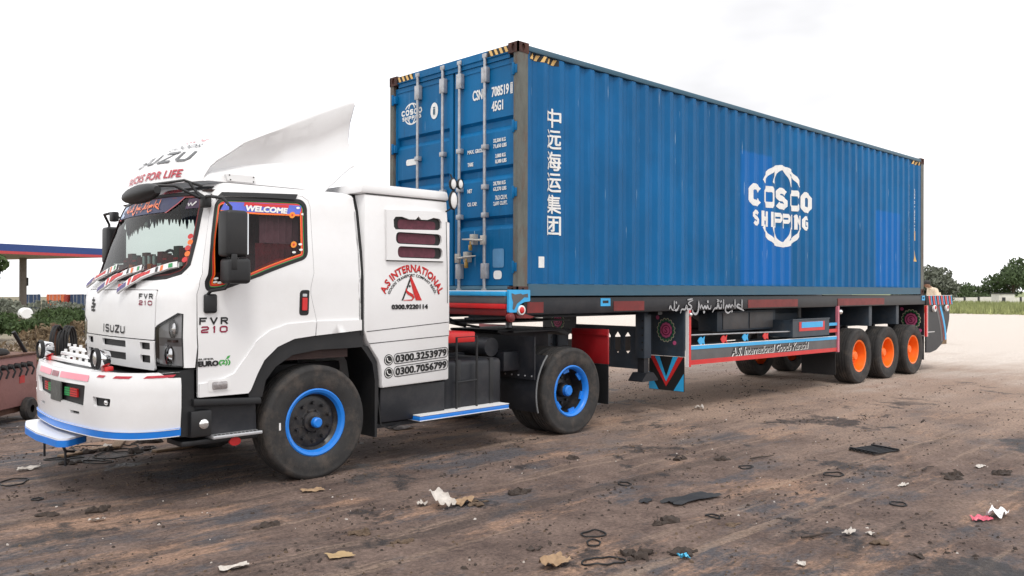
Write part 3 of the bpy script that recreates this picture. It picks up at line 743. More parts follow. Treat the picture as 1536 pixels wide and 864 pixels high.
def build_container():
    t = root('shipping_container', (CL / 2, 0, CZ), 'long blue corrugated shipping container loaded on the truck trailer', 'container')
    zt = CZ + CH
    # corrugated side walls
    xs = sorted(set([0.16] + CUTS + [0.27, 0.2701, CL - 0.25, CL - 0.2499, CL - 0.16])); xs = [x for x in xs if 0.16 <= x <= CL - 0.16]
    panels = []
    for sgn in (-1, 1):
        g = G(); vs = []
        for x in xs:
            y = -(YS + corr(x)) * sgn
            vs += [(x, y, CZ + 0.15), (x, y, zt - 0.09)]
        g.add(vs, [(2 * i, 2 * i + 2, 2 * i + 3, 2 * i + 1) for i in range(len(xs) - 1)])
        panels.append(g.mk('side_panel', CBLUE, t, smooth=20))
    near = panels[0]
    # ends and roof
    g = G(); vs = []; n = 40
    for i in range(n + 1):
        y = -HY + .16 + (CW - .32) * i / n; x = CL - 0.05 - (0.03 if (i // 2) % 2 else 0); vs += [(x, y, CZ + .15), (x, y, zt - .1)]
    g.add(vs, [(2 * i, 2 * i + 2, 2 * i + 3, 2 * i + 1) for i in range(n)]); g.mk('end_panel', CBLUE, t, smooth=0)
    g = G(); vs = []; n = 88
    for i in range(n + 1):
        x = .15 + (CL - .3) * i / n; z = zt - 0.03 - (0.02 if (i // 2) % 2 else 0); vs += [(x, -HY + .06, z), (x, HY - .06, z)]
    g.add(vs, [(2 * i, 2 * i + 2, 2 * i + 3, 2 * i + 1) for i in range(n)]); g.mk('roof', CBLUE, t, smooth=0)
    g = G(); g.box(.1, CL - .06, -HY + .08, HY - .08, CZ + .06, CZ + .12); g.mk('floor', CHAS, t)
    # rails, sills and posts
    for sgn in (-1, 1):
        g = G(); g.box(.178, CL - .178, sgn * (HY - .002), sgn * (HY - .062), zt - .085, zt - .022); g.mk('top_rail', CRAIL, t, bevel=.006)
        g = G(); g.prism([(sgn * (HY - .004), CZ + .145), (sgn * (HY - .05), CZ + .151), (sgn * (HY - .05), CZ + .14), (sgn * (HY - .016), CZ + .132), (sgn * (HY - .016), CZ + .026), (sgn * (HY - .05), CZ + .024), (sgn * (HY - .05), CZ + .012), (sgn * (HY - .004), CZ + .012)], 'x', .178, CL - .178)
        g.mk('bottom_rail', CRAIL, t, smooth=20)
        for x0 in (0.0, CL):
            sx = 1 if x0 == 0 else -1
            g = G(); g.prism([(x0 + sx * .008, sgn * (HY - .078)), (x0 + sx * .008, sgn * (HY - .004)), (x0 + sx * .165, sgn * (HY - .004)), (x0 + sx * .165, sgn * (HY - .05)), (x0 + sx * .06, sgn * (HY - .05)), (x0 + sx * .06, sgn * (HY - .078))], 'z', CZ + .118, zt - .118)
            g.mk('corner_post', CPOST, t, smooth=0)
            for z0 in (CZ, zt - .118):
                g = G()
                y0, y1 = sgn * HY, sgn * (HY - .162); xa, xb = x0, x0 + sx * .178
                g.box(xa + sx * .02, xb - sx * .001, y0 - sgn * .02, y1 + sgn * .001, z0 + .001, z0 + .117)
                # end face with its slot, side face with its slot, top and bottom plates
                def E(u, v, o, x0=x0, sx=sx): return (x0 - sx * o, u, v)
                def D(u, v, o, y0=y0, sgn=sgn): return (u, y0 + sgn * o, v)
                ul, uh = min(y0, y1), max(y0, y1); vl, vh = min(xa, xb), max(xa, xb)
                patch(E, rect(ul, uh, z0, z0 + .118), [circle((ul + uh) / 2, z0 + .06, .028, 12, .044)], step=9, depth=.019, g=g)
                patch(D, rect(vl, vh, z0, z0 + .118), [circle((vl + vh) / 2, z0 + .06, .028, 12, .044)], step=9, depth=.019, g=g)
                g.box(xa + sx * .0195, xb, y0 - sgn * .0195, y1, z0, z0 + .02); g.box(xa + sx * .0195, xb, y0 - sgn * .0195, y1, z0 + .098, z0 + .118)
                g.mk('corner_casting', CCAST, t, smooth=0)
    g = G(); g.prism([(.012, zt - .015), (.012, zt - .10), (.03, zt - .11), (.03, zt - .155), (.11, zt - .155), (.11, zt - .015)], 'y', -HY + .163, HY - .163); g.mk('door_header', CDOOR, t, smooth=0)
    g = G(); g.prism([(.010, CZ + .012), (.010, CZ + .09), (.03, CZ + .125), (.12, CZ + .125), (.12, CZ + .012)], 'y', -HY + .163, HY - .163); g.mk('door_sill', CRAIL, t, smooth=0)
    g = G(); g.box(.115, .14, -HY + .08, HY - .08, CZ + .1, zt - .13); g.box(.07, .1149, -.0775, -.0365, CZ + .12, zt - .16); g.mk('door_gasket', GASKET, t)
    # hazard stripes next to the top castings
    def hazard(S, u0, u1, v0, v1, n, parent, cuts=None):
        p2 = [];
        for i in range(n):
            w = (u1 - u0) / n; a = u0 + i * w
            p2.append(([(a, v0), (a + w * .5, v0), (a + w * .95, v1), (a + w * .45, v1)], [(0, 1, 2, 3)]))
        bs, bf = [(u0, v0), (u1 + .02, v0), (u1 + .02, v1), (u0, v1)], [(0, 1, 2, 3)]
        b = flat('hazard_strip', bs, bf, S, BLK, parent, off=.002, cuts=cuts)
        v, f = join2d(p2); flat('hazard_stripe', v, f, S, YEL, b, off=.004, cuts=cuts)
    hdr = [o for o in t.children if o.name.startswith('door_header')][0]
    hazard(SX(.012), -HY + .165, -HY + .50, zt - .09, zt - .02, 4, hdr)
    hazard(SX(.012), HY - .50, HY - .165, zt - .09, zt - .02, 4, hdr)
    hazard(SIDE, .20, .68, zt - .165, zt - .095, 5, near, CUTS)
    hazard(SIDE, CL - .62, CL - .2, zt - .165, zt - .095, 4, near, CUTS)
    # ---- doors
    z0, z1 = CZ + .13, zt - .16
    doors = []
    for side in (0, 1):                           # 0 near door (y < -0.03), 1 far door
        ya, yb = (-1.135, -.078) if side == 0 else (-.036, 1.135)
        g = G(); xf = .045; sa, sb_ = (.03, .06) if side == 0 else (.06, .03)
        prof = [(z1 - .06, 0)]
        for zb in (3.745, 3.185, 2.605, ):
            prof += [(zb, 0), (zb - .03, .048), (zb - .10, .048), (zb - .16, 0)]
        prof += [(z0 + .06, 0)]
        vs = []
        for z, d in prof: vs += [(xf + d + .008, ya + sa, z), (xf + d + .008, yb - sb_, z)]
        g.add(vs, [(2 * i, 2 * i + 1, 2 * i + 3, 2 * i + 2) for i in range(len(prof) - 1)])
        g.box(xf, xf + .045, ya, ya + sa + .002, z0, z1); g.box(xf, xf + .045, yb - sb_ - .002, yb, z0, z1)
        g.box(xf, xf + .045, ya + sa + .0022, yb - sb_ - .0022, z1 - .062, z1); g.box(xf, xf + .045, ya + sa + .0022, yb - sb_ - .0022, z0, z0 + .062)
        for yy in (ya + sa + .0025, yb - sb_ - .0025):       # closes the ends of the pressed grooves
            for zb in (3.745, 3.185, 2.605): g.box(xf + .009, xf + .060, yy - .002, yy + .002, zb - .16, zb)
        d = g.mk('door', CDOOR, t, smooth=0); doors.append(d)
        rods = (-.205, -.66) if side == 0 else (.617, .116)
        for y in rods:
            g = G(); g.cyl((.005, y, CZ + .055), (.005, y, zt - .045), .0185, n=12); g.mk('lock_rod', STEEL, d)
            for zz in (CZ + .30, zt - .29):
                g = G(); g.box(-.016, xf, y - .045, y + .045, zz - .09, zz + .09); g.mk('rod_bracket', STEEL, d, bevel=.006)
            for zz in (3.42, 2.62, 2.95):
                g = G(); g.box(-.018, xf, y - .04, y + .04, zz - .03, zz + .03); g.mk('rod_guide', STEEL, d, bevel=.008)
            for zz in (CZ + .065, zt - .065):
                g = G(); g.box(-.012, .02, y - .035, y + .035, zz - .028, zz + .028); g.mk('locking_cam', STEEL, d, bevel=.008)
        ho = -1.0 if side == 0 else 1.0
        for zz in (2.0, 2.85, 3.6, 4.25):
            y = -1.145 if side == 0 else 1.145
            g = G(); g.box(.0, .05, y - .055, y + .02, zz - .05, zz + .05); g.cyl((.0, y, zz - .07), (.0, y, zz + .07), .018, n=8); g.mk('hinge', CDOOR, d, bevel=.004)
    dn, df = doors
    hm = mat('handle_zinc', (0.5, 0.48, 0.44), 0.45, metal=.4, var=.2, dirt=(0.2, 0.1, 0.04), dirt_amt=.5, dirt_scale=12)
    for y, ye, z in ((-.66, -.32, 2.325), (-.205, -.56, 2.12)):
        g = G(); s = 1 if ye > y else -1
        g.tube([(-.02, y, z), (-.045, y + s * .08, z), (-.05, y + s * .2, z + .012), (-.045, ye, z + .02)], [.014, .016, .014, .008], 8)
        g.box(-.03, .0, y - .04, y + .04, z - .055, z + .055); g.box(-.05, .035, y + s * .17 - .03, y + s * .17 + .03, z - .05, z + .075)
        h = g.mk('door_handle', hm, dn, bevel=.004)
        g = G(); g.box(-.06, -.03, y + s * .19 - .02, y + s * .19 + .02, z - .12, z - .05); g.cyl((-.045, y + s * .19, z - .05), (-.045, y + s * .19, z - .01), .014, n=8)
        g.mk('padlock', mat('brass', (.45, .28, .08), .35, metal=.7), dn, bevel=.005)
    # ---- lettering on the doors
    S = SX(.053)
    def dl(body, yl, yr, zb, zt_, par=dn, bold=.012, **k): letter('lettering', body, S, (yr, yl, zb, zt_), WLET, par, bold=bold, flip=True, **k)
    dl('CSNU', -.40, -.635, 4.005, 4.125, heavy=.003); dl('708519', -.735, -1.02, 4.0, 4.115, heavy=.003); dl('45G1', -.735, -.925, 3.83, 3.945, heavy=.003)
    flat('check_digit_frame', *join2d([ribbon2d([(-1.05, 4.0), (-1.05, 4.115)], .012), ribbon2d([(-1.045, 4.115), (-1.085, 4.115)], .012), ribbon2d([(-1.045, 4.0), (-1.085, 4.0)], .012)]), SX(.053), WLET, dn)
    dl('1', -1.062, -1.082, 4.01, 4.105)
    for body, yl, yr, zb, zz in (('MAX. GROSS', -.31, -.60, 3.375, 3.42), ('32,500 KG', -.765, -.97, 3.455, 3.505), ('71,650 LBS', -.765, -.985, 3.39, 3.44),
                                 ('TARE', -.31, -.41, 3.225, 3.27), ('3,800 KG', -.80, -.97, 3.275, 3.325), ('8,380 LBS', -.80, -.985, 3.21, 3.26),
                                 ('NET', -.31, -.39, 2.905, 2.95), ('28,700 KG', -.765, -.97, 2.955, 3.005), ('63,270 LBS', -.765, -.985, 2.89, 2.94),
                                 ('CU. CAP.', -.31, -.48, 2.745, 2.79), ('76.3 CU.M.', -.80, -1.0, 2.79, 2.84), ('2,697 CU.FT.', -.77, -1.0, 2.72, 2.77)):
        dl(body, yl, yr, zb, zz, bold=.01, res=2, heavy=.0016)
    g = G(); patch(SX(.050), rect(-.915, -.775, 1.865, 1.965, .045), step=9, off=.004, g=g); g.mk('round_sticker', WLET, dn, smooth=0)
    g = G(); patch(SX(.050), rect(-.95, -.76, 2.0, 2.22, .03), step=9, off=.003, g=g); g.mk('faded_placard', mat('faded_placard', (0.09, 0.24, 0.42), .6, var=.15), dn, smooth=0)
    g = G(); patch(SX(.05), circle(.331, 4.0, .075, 20, .105), step=9, off=.003, g=g); e = g.mk('oval_sticker', WLET, df, smooth=0)
    letter('lettering', 'i', SX(.046), (.31, .35, 3.95, 4.05), CRAIL, df, flip=True, off=.0055)
    g = G(); patch(SX(.05), rect(.67, .91, 3.36, 3.44, .035), step=9, off=.003, g=g); g.mk('oval_plate', WLET, df, smooth=0)
    globe(SX(.053), .80, 4.03, .140, WLET, df, flip=True)
    # ---- lettering on the side
    zc = 3.886
    for i, ch in enumerate('中远海运集团'):
        h = (3.886 - 2.359) / 6
        letter('lettering', ch, SIDE, (.50, .73, zc - i * h - h * .88, zc - i * h - h * .02), WLET, near, cuts=CUTS, bold=0, heavy=.005)
    globe(SIDE, 6.10, 3.117, .66, WLET, near, cuts=CUTS)
    for x, z0_, z1_, body in ((11.40, 2.35, 3.95, 'CSNU 708519 1  45G1  CHINA SHIPPING'), (11.72, 3.0, 3.9, 'CSNU 708519')):
        vs, fs = text2d(body, .03, 0, 1.0, 2); vs = fit(vs, 0, z1_ - z0_, 0, .085); vs = [(x + q, z1_ - p) for p, q in vs]
        flat('lettering', vs, fs, SIDE, WLET, near, cuts=CUTS)
    flat('warning_triangle', [(11.64, 2.36), (11.86, 2.36), (11.75, 2.68)], [(0, 1, 2)], SIDE, YEL, near, cuts=CUTS)
    flat('warning_label', [(11.70, 2.80), (11.82, 2.80), (11.82, 3.0), (11.70, 3.0)], [(0, 1, 2, 3)], SIDE, YEL, near, cuts=CUTS)
    flat('small_label', [(.38, 2.0), (.45, 2.0), (.45, 2.13), (.38, 2.13)], [(0, 1, 2, 3)], SIDE, WLET, near, cuts=CUTS)

def globe(S, cx, cz, R, m, parent, cuts=None, flip=False):
    """emblem: arcs of a globe above and below two lines of letters; R is half its height"""
    f = -1 if flip else 1
    def arc(rx, a0, a1, w0, w1, k=1.0):
        n = 18; pts = []; ws = []
        for i in range(n + 1):
            a = rad(a0 + (a1 - a0) * i / n); pts.append((cx + f * rx * math.cos(a), cz + R * k * math.sin(a))); ws.append(w0 + (w1 - w0) * i / n)
        return ribbon2d(pts, ws)
    w = R * .13
    for s0 in (1, -1):
        def A(q): return [s0 * k for k in q]
        for nm, o, prt in (('globe_emblem', .0032, [arc(R * 1.12, *A((34, 146)), w, w, .95)]), ('globe_emblem_rib', .0044, [arc(R * .55, *A((34, 86)), w, w * .6, .94)]), ('globe_emblem_rib', .0044, [arc(R * .55, *A((146, 94)), w, w * .6, .94)])):
            v, fc = join2d(prt); flat(nm, v, fc, S, m, parent, cuts=cuts, off=o)
    for body, a, z0, z1, b in (('COSCO', R * 1.55, -.08 * R, .45 * R, .28), ('SHIPPING', R * 1.42, -.54 * R, -.17 * R, .27)):
        block('lettering', body, S, (cx - a, cx + a, cz + z0, cz + z1), m, parent, b, cuts=cuts, flip=flip, gap=.16)
build_container()

# ------------------------------------------------------------------ wheels (axis along y, outer face towards -y)
def tyre_mesh(w, R, rin, n=72, ribs=4):
    h = w / 2
    prof = [(rin, -h * .78), (rin + .012, -h * .86), (rin + (R - rin) * .35, -h * .985), (rin + (R - rin) * .62, -h), (R - .055, -h * .965), (R - .045, -h * .985), (R - .03, -h * .97), (R - .008, -h * .86)]
    tw = h * .80; m = ribs
    for i in range(m + 1):
        a = -tw + 2 * tw * i / (m + 1); b = -tw + 2 * tw * (i + 1) / (m + 1); gap = 0.006
        prof += [(R, a + gap), (R, b - gap)]
        if i < m: prof += [(R - .014, b - gap * .6), (R - .014, b + gap * .6)]
    prof += [(r, -y) for r, y in prof[7::-1]]
    g = G(); g.lathe(prof, n=n); return g
def nuts(g, r, y, n, s=.017, l=.03):
    for i in range(n):
        a = 2 * math.pi * (i + .5) / n; p = (r * math.cos(a), y, r * math.sin(a)); g.cyl(p, (p[0], y - l, p[2]), s, s * .85, n=6)
def wheel(name, loc, parent, w, R, rin, hubg, hubm, rimg, rimm, extra=(), ribs=4):
    o = hubg.mk(name, hubm, parent, loc=loc)
    tyre_mesh(w, R, rin, ribs=ribs).mk('tyre', RUBBER, o, loc=loc, smooth=40)
    rimg.mk('rim', rimm, o, loc=loc)
    for nm, g, m in extra: g.mk(nm, m, o, loc=loc)
    return o
def flower(S, cu, cv, r, parent, flip=False):
    cream = mat('cream_paint', (.55, .52, .38), .6); pk = mat('rose_pink', (.60, .10, .25), .6, var=.2); dk = mat('deep_rose', (.20, .015, .06), .6)
    o = None
    def scal(R, n, amp):
        return [(cu + (R + amp * abs(math.sin(n * a / 2))) * .92 * math.cos(a), cv + (R + amp * abs(math.sin(n * a / 2))) * math.sin(a)) for a in [2 * math.pi * k / 96 for k in range(96)]]
    base = ring(S, scal(r, 16, r * .14), scal(r * .92, 16, r * .14), .003, step=9).mk('flower_outline', cream, parent, smooth=0)
    ring(S, scal(r * .86, 16, r * .14), scal(r * .80, 16, r * .14), .003, step=9).mk('flower_leaves', GREEN, parent, smooth=0)
    patch(S, scal(r * .66, 10, r * .06), step=9, off=.003).mk('flower_petals', pk, parent, smooth=0)
    ring(S, circle(cu, cv, r * .50), circle(cu, cv, r * .40), .0045, step=9).mk('flower_ring', dk, parent, smooth=0)
    letter('lettering', 'S', S, (cu - r * .17, cu + r * .17, cv - r * .28, cv + r * .28), dk, parent, off=.005, flip=flip)
    for du, dv in ((-.95, 1.15), (.95, -1.15)):
        patch(S, circle(cu + (-du if flip else du) * r, cv + dv * r, r * .2, 10), step=9, off=.003).mk('rosebud', pk, parent, smooth=0)
def fish(S, cu, cv, w, m, parent):
    pts = [(.5, 0), (.28, .26), (.0, .34), (-.2, .16), (-.5, .36), (-.4, 0), (-.5, -.34), (-.2, -.16), (.0, -.34), (.28, -.26)]
    g = patch(S, [(cu - x * w, cv + y * w) for x, y in pts], step=9, off=.006, depth=.012); g.mk('fish_ornament', m, parent, smooth=0)

# ------------------------------------------------------------------ semi-trailer
def build_trailer():
    t = root('semi_trailer', (6.9, 0, 0), 'slate grey three-axle semi-trailer with painted flowers, fish and orange wheels', 'trailer')
    NR = -1.19
    for s in (-1, 1):
        g = G(); y = s * .45
        web = [(-.05, 1.41), (4.6, 1.41), (5.4, 1.05), (12.9, 1.05), (13.85, 1.32), (13.85, 1.60), (-.05, 1.60)]
        g.prism(web, 'y', y - .008, y + .008)
        g.prism([(-.06, 1.601), (13.86, 1.601), (13.86, 1.625), (-.06, 1.625)], 'y', y - .08, y + .08)
        fl = [(-.05, 1.41), (4.6, 1.41), (5.4, 1.05), (12.9, 1.05), (13.85, 1.32)]
        g.prism(fl + [(a, b - .022) for a, b in fl[::-1]], 'y', y - .08, y + .08)
        g.mk('main_beam', SLATE, t, smooth=0)
    for i in range(12):
        x = .75 + i * 1.15; g = G(); g.box(x, x + .09, -1.115, 1.115, 1.49, 1.598); g.mk('crossmember', CHAS, t)
    for s in (-1, 1):
        g = G(); g.box(.14, 12.36, s * 1.12, s * 1.185, 1.455, 1.655); rail = g.mk('side_rail', CHAS, t, bevel=.006)
        segs = ((.19, .46), (1.76, 2.4), (5.05, 6.65), (8.15, 10.2)) if s < 0 else ((1.0, 3.0), (6.0, 8.0))
        for a, b in segs:
            g = G(); g.box(a, b, s * 1.1855, s * 1.190, 1.475, 1.60); g.mk('painted_section', DRED, rail)
        if s < 0:
            for a, b in ((1.50, 1.69), (12.16, 12.33)):
                ring(SY(-1.186), rect(a, b, 1.54, 1.64), rect(a + .035, b - .035, 1.575, 1.64 - .03), .006, depth=.006, step=9).mk('twistlock_bracket', SKYB, rail, smooth=0)
    # front bolster with painted bands
    for nm, z0, z1, m, d in (('bolster_lip', 1.672, 1.722, SKYB, .012), ('front_bolster', 1.585, 1.670, TGREY, 0.0), ('bolster_band', 1.527, 1.583, RED, .006), ('bolster_foot', 1.45, 1.525, DRED, -.01)):
        g = G(); g.box(-.16 - d, -.035, -1.19, 1.19, z0, z1); g.mk(nm, m, t, bevel=.005)
    g = G(); g.box(-.155, -.03, -1.19, 1.19, 1.723, 1.735); g.mk('bolster_edge', WHITE2, t)
    S = SY(-1.222)
    cp = [(-.155, 1.742), (.185, 1.742), (.185, 1.612), (.09, 1.604), (.02, 1.575), (-.02, 1.53), (-.03, 1.488), (-.155, 1.488)]
    o = patch(S, rounded(cp, .012, 2), step=9, off=.02, depth=.03).mk('corner_plate', SKYB, t, smooth=0)
    zig = [(-.115, 1.705), (-.06, 1.69), (.03, 1.70), (.06, 1.688), (.145, 1.70), (.15, 1.655), (.09, 1.66), (.03, 1.62), (-.03, 1.585), (-.055, 1.545), (-.075, 1.515), (-.10, 1.53), (-.088, 1.60), (-.108, 1.65)]
    patch(S, zig, step=9, off=.023).mk('corner_plate_inlay', TGREY, o, smooth=0)
    for (x, z, r, ms) in ((.045, 1.512, .058, (WHITE2, RED)), (-.12, 1.432, .056, (DRED, DRED))):
        g = G(); g.cyl((x, -1.21, z), (x, -1.255, z), r, r * .96, n=20); lo = g.mk('marker_lamp', ms[0], t, bevel=.006)
        g = G(); g.sphere((x - .006, -1.256, z), r * .66, (1, .4, 1)); g.mk('lens', ms[1], lo)
    patch(SY(-1.20), [(-.02, 1.47), (.12, 1.47), (.30, 1.432), (.24, 1.415), (.02, 1.42)], step=9, off=0, depth=.04).mk('lamp_bracket', DRED, t, smooth=0)
    g = G(); g.box(-.05, 1.7, -.5, .5, 1.335, 1.355); g.mk('coupler_plate', CHAS, t)
    g = G(); g.cyl((1.05, 0, 1.335), (1.05, 0, 1.12), .045); g.mk('kingpin', STEEL, t)
    # landing gear
    for s in (-1, 1):
        y = s * .86; g = G(); g.box(2.74, 2.90, y - .08, y + .08, .80, 1.48); lg = g.mk('landing_leg', SLATE, t, bevel=.01)
        g = G(); g.box(2.765, 2.875, y - .055, y + .055, .55, .80); g.mk('inner_tube', CHAS, lg)
        g = G(); g.prism([(2.74, .60), (2.90, .60), (3.0, .50), (3.0, .485), (2.64, .485), (2.64, .50)], 'y', y - .12, y + .12); g.mk('foot', CHAS, lg, smooth=0)
        g = G()
        for k in range(5): g.cyl((2.739, y - .05, .92 + k * .1), (2.73, y - .05, .92 + k * .1), .012, n=8)
        g.mk('bolt_row', BLK, lg)
    holes = []
    for yc in (-.60, -.42, -.24, -.06, .12, .30, .48):
        holes.append([(yc - .055, .90), (yc, .84), (yc + .055, .90), (yc + .055, 1.09), (yc, 1.16), (yc - .055, 1.09)])
    patch(SX(2.80), rect(-.779, .779, .64, 1.235), holes, step=9, depth=.02).mk('leg_brace', SLATE, t, smooth=0)
    g = G(); g.box(2.83, 2.93, -1.1, 1.1, 1.405, 1.488); g.mk('leg_crossbeam', CHAS, t)
    # hanging board with a flower on the far side of the neck
    b = patch(SX(2.60), rect(.20, .86, 1.10, 1.46), step=9, depth=.02).mk('flower_board', CHAS, t, smooth=0)
    flower(SX(2.60), .55, 1.28, .13, b, True)
    # painted boards facing forward: flower above, chevron flap below
    bd = patch(SX(3.37), rect(-1.155, -.55, .80, 1.545), step=9, depth=.03).mk('flower_board', SLATE, t, smooth=0)
    g = G(); g.box(3.362, 3.40, -1.155, -.55, 1.547, 1.565); g.mk('board_edge', SKYB, bd)
    flower(SX(3.37), -.852, 1.17, .155, bd, True)
    S3 = SX(3.375)
    fl = patch(S3, rect(-1.157, -.548, .305, .795), step=9, depth=.012).mk('chevron_flap', BLK, t, smooth=0)
    def V(w0, w1, m, nm):
        c = -.852; top = .793; bot = .36
        pts = [(c - w0, top), (c, bot + (.29 - w0) * .8), (c + w0, top), (c + w1, top), (c, bot + (.29 - w1) * .8 + .0), (c - w1, top)]
        patch(S3, pts, step=9, off=.003).mk(nm, m, fl, smooth=0)
    V(.29, .205, RED, 'red_chevron'); V(.20, .115, SKYB, 'blue_chevron')
    for s in (-1, 1):
        patch(S3, [(-.852 + s * .30, .31), (-.852 + s * .30, .56), (-.852 + s * .13, .31)], step=9, off=.003).mk('blue_corner', SKYB, fl, smooth=0)
    g = G(); g.box(3.402, 3.46, -1.215, -1.165, .66, 1.46); p = g.mk('guard_post', RED, t)
    g = G(); g.box(3.398, 3.4015, -1.217, -1.163, .66, 1.46); g.mk('post_edge', WHITE2, p)
    g = G(); g.sphere((3.43, -1.225, 1.40), .028); g.mk('post_lamp', LAMP, p)
    # side guard
    xa, xb = 3.462, 8.10
    def zt_(x): return .945 - .030 * (x - xa) / (xb - xa)
    def band(nm, o0, o1, m, y, par, th=.03):
        g = G(); g.prism([(xa, zt_(xa) + o0), (xb, zt_(xb) + o0), (xb, zt_(xb) + o1), (xa, zt_(xa) + o1)], 'y', y, y + th); return g.mk(nm, m, par, smooth=0)
    sg = band('side_guard', -.255, .0, TGREY, NR, t)
    band('guard_stripe', -.045, .006, SKYB, NR - .006, sg, .005); band('guard_stripe', -.262, -.195, RED, NR - .006, sg, .005)
    band('guard_edge', .0065, .016, WHITE2, NR - .006, sg, .02)
    g = G(); g.box(3.47, 8.09, NR + .031, -.66, .885, .925); g.mk('guard_shelf', SLATE, t)
    g = G(); g.prism([(xa, .69), (xb, .66), (xb, .915), (xa, .945)], 'y', 1.16, 1.19); g.mk('side_guard', TGREY, t, smooth=0)
    g = G(); g.box(5.6, 8.0, .60, .66, .80, 1.45); g.mk('inner_panel', SLATE, t)
    SG = SY(NR - .0005)
    bx = (4.55, 7.02, .755, .885)
    letter('lettering', 'A.S. International Goods Karachi', SG, (bx[0] + .02, bx[1] + .02, bx[2] - .012, bx[3] - .012), WLET, sg, shear=.25, bold=.035, off=.003, res=2)
    letter('lettering', 'A.S. International Goods Karachi', SG, bx, BLK, sg, shear=.25, bold=.02, off=.006, res=2)
    g = G(); g.tube([(3.46, -1.17, 1.105), (5, -1.17, 1.085), (6.44, -1.17, 1.062)], .012, 8); rod = g.mk('guard_rod', STEEL, t)
    for x, z, m in ((3.78, 1.03, SKYB), (4.38, 1.03, RED), (4.99, 1.035, SKYB), (5.61, 1.035, RED)):
        fish(SY(-1.172), x, z - .018, .175, m, sg)
    # tool cabinet and open tray
    g = G(); g.box(4.7, 6.5, -.86, -.52, 1.10, 1.42); c = g.mk('tool_cabinet', SLATE, t, bevel=.008)
    g = G(); g.box(4.85, 5.6, -.872, -.8605, 1.13, 1.39); g.mk('cabinet_door', TGREY, c, bevel=.004)
    g = G(); g.box(5.65, 6.4, -.872, -.8605, 1.13, 1.39); g.mk('cabinet_door', TGREY, c, bevel=.004)
    tr = G(); tr.box(6.405, 7.735, -1.225, -1.20, .965, 1.25); tr.box(6.405, 7.735, -.62, -.595, .965, 1.34); tr.box(6.406, 6.43, -1.199, -.621, .966, 1.251); tr.box(7.71, 7.734, -1.199, -.621, .966, 1.251); tr.box(6.431, 7.709, -1.199, -.621, .967, .99)
    tr.box(6.39, 7.75, -1.235, -1.19, 1.2505, 1.268)
    to = tr.mk('open_tool_tray', SLATE, t, smooth=0)
    g = G(); g.box(6.62, 7.55, -1.231, -1.2255, 1.06, 1.215); b1 = g.mk('tray_panel', RED, to)
    g = G(); g.box(6.70, 7.47, -1.236, -1.2315, 1.115, 1.212); g.mk('tray_panel_centre', SKYB, b1)
    # board and flap ahead of the trailer wheels
    b2 = patch(SX(8.13), rect(-1.165, -.5, .62, 1.47), step=9, depth=.03).mk('wheel_board', SLATE, t, smooth=0)
    patch(SX(8.14), rect(-1.15, -.5, .22, .615), step=9, depth=.012).mk('mud_flap', BLK, t, smooth=0)
    g = G(); g.box(8.105, 8.165, -1.215, -1.168, .64, 1.47); p = g.mk('guard_post', mat('pale_red', (.55, .16, .22), .5), t)
    g = G(); g.sphere((8.19, -1.215, 1.36), .045); g.mk('post_lamp', LAMP, p)
    for z0, z1, m in ((1.12, 1.17, SKYB), (1.0, 1.06, RED)):
        g = G(); g.box(7.76, 8.104, -1.20, -1.17, z0, z1); g.mk('guard_bar', m, t)
    # Urdu lettering cut from steel, hung under the rail
    urdu_strokes(SY(-1.196), 2.95, 4.95, 1.385, 1.62, STEEL, t)
    # wheels
    def tw(loc, par):
        hub = G(); hub.lathe([(.0, -.10), (.07, -.10), (.085, -.085), (.10, -.06), (.115, .0), (.24, .005), (.245, .04)], n=40); nuts(hub, .165, .003, 10)
        rim = G(); rim.lathe([(.245, .04), (.25, -.02), (.265, -.10), (.272, -.155), (.298, -.165), (.305, -.155), (.305, -.14), (.28, .15)], n=56)
        return wheel('wheel', loc, par, .38, .52, .297, hub, ORANGE, rim, ORANGE, ribs=5)
    w0 = None
    for x in (9.10, 10.42, 11.73):
        loc = Vector((x, -1.01, .515))
        if w0 is None: w0 = tw(loc, t)
        else: copy_tree(w0, t, loc - WL[t.name])
        c = copy_tree(w0, t, Vector((x, 1.01, .515)) - WL[t.name]); c.rotation_euler = (0, 0, math.pi)
        g = G(); g.cyl((x, -.85, .515), (x, .85, .515), .075, n=14); g.mk('axle', CHAS, t)
        for s in (-1, 1):
            g = G(); g.box(x - .5, x + .5, s * .50, s * .58, .62, .70); g.box(x - .08, x + .08, s * .42, s * .62, .59, .80); g.mk('leaf_spring', CHAS, t)
            g = G(); g.box(x - .62, x - .54, s * .47, s * .60, .60, 1.05); g.mk('spring_hanger', CHAS, t)
    for x in (9.76, 11.08):
        g = G(); g.box(x - .07, x + .07, -1.10, -.46, 1.06, 1.48); g.mk('bracket', SLATE, t, bevel=.006)
    # rear flap, tail beam, tail plates
    fb = patch(SX(12.335), rect(-1.165, -.40, .78, 1.455), step=9, depth=.03).mk('flower_board', CHAS, t, smooth=0)
    flower(SX(12.335), -.90, 1.12, .20, fb, True)
    patch(SX(12.345), rect(-1.165, -.40, .265, .775), step=9, depth=.012).mk('mud_flap', BLK, t, smooth=0)
    g = G(); g.box(12.36, 12.43, -1.21, -1.17, .76, 1.43); p = g.mk('tail_post', RED, t)
    g = G(); g.box(12.4305, 12.45, -1.212, -1.168, .76, 1.43); g.mk('post_edge', WHITE2, p)
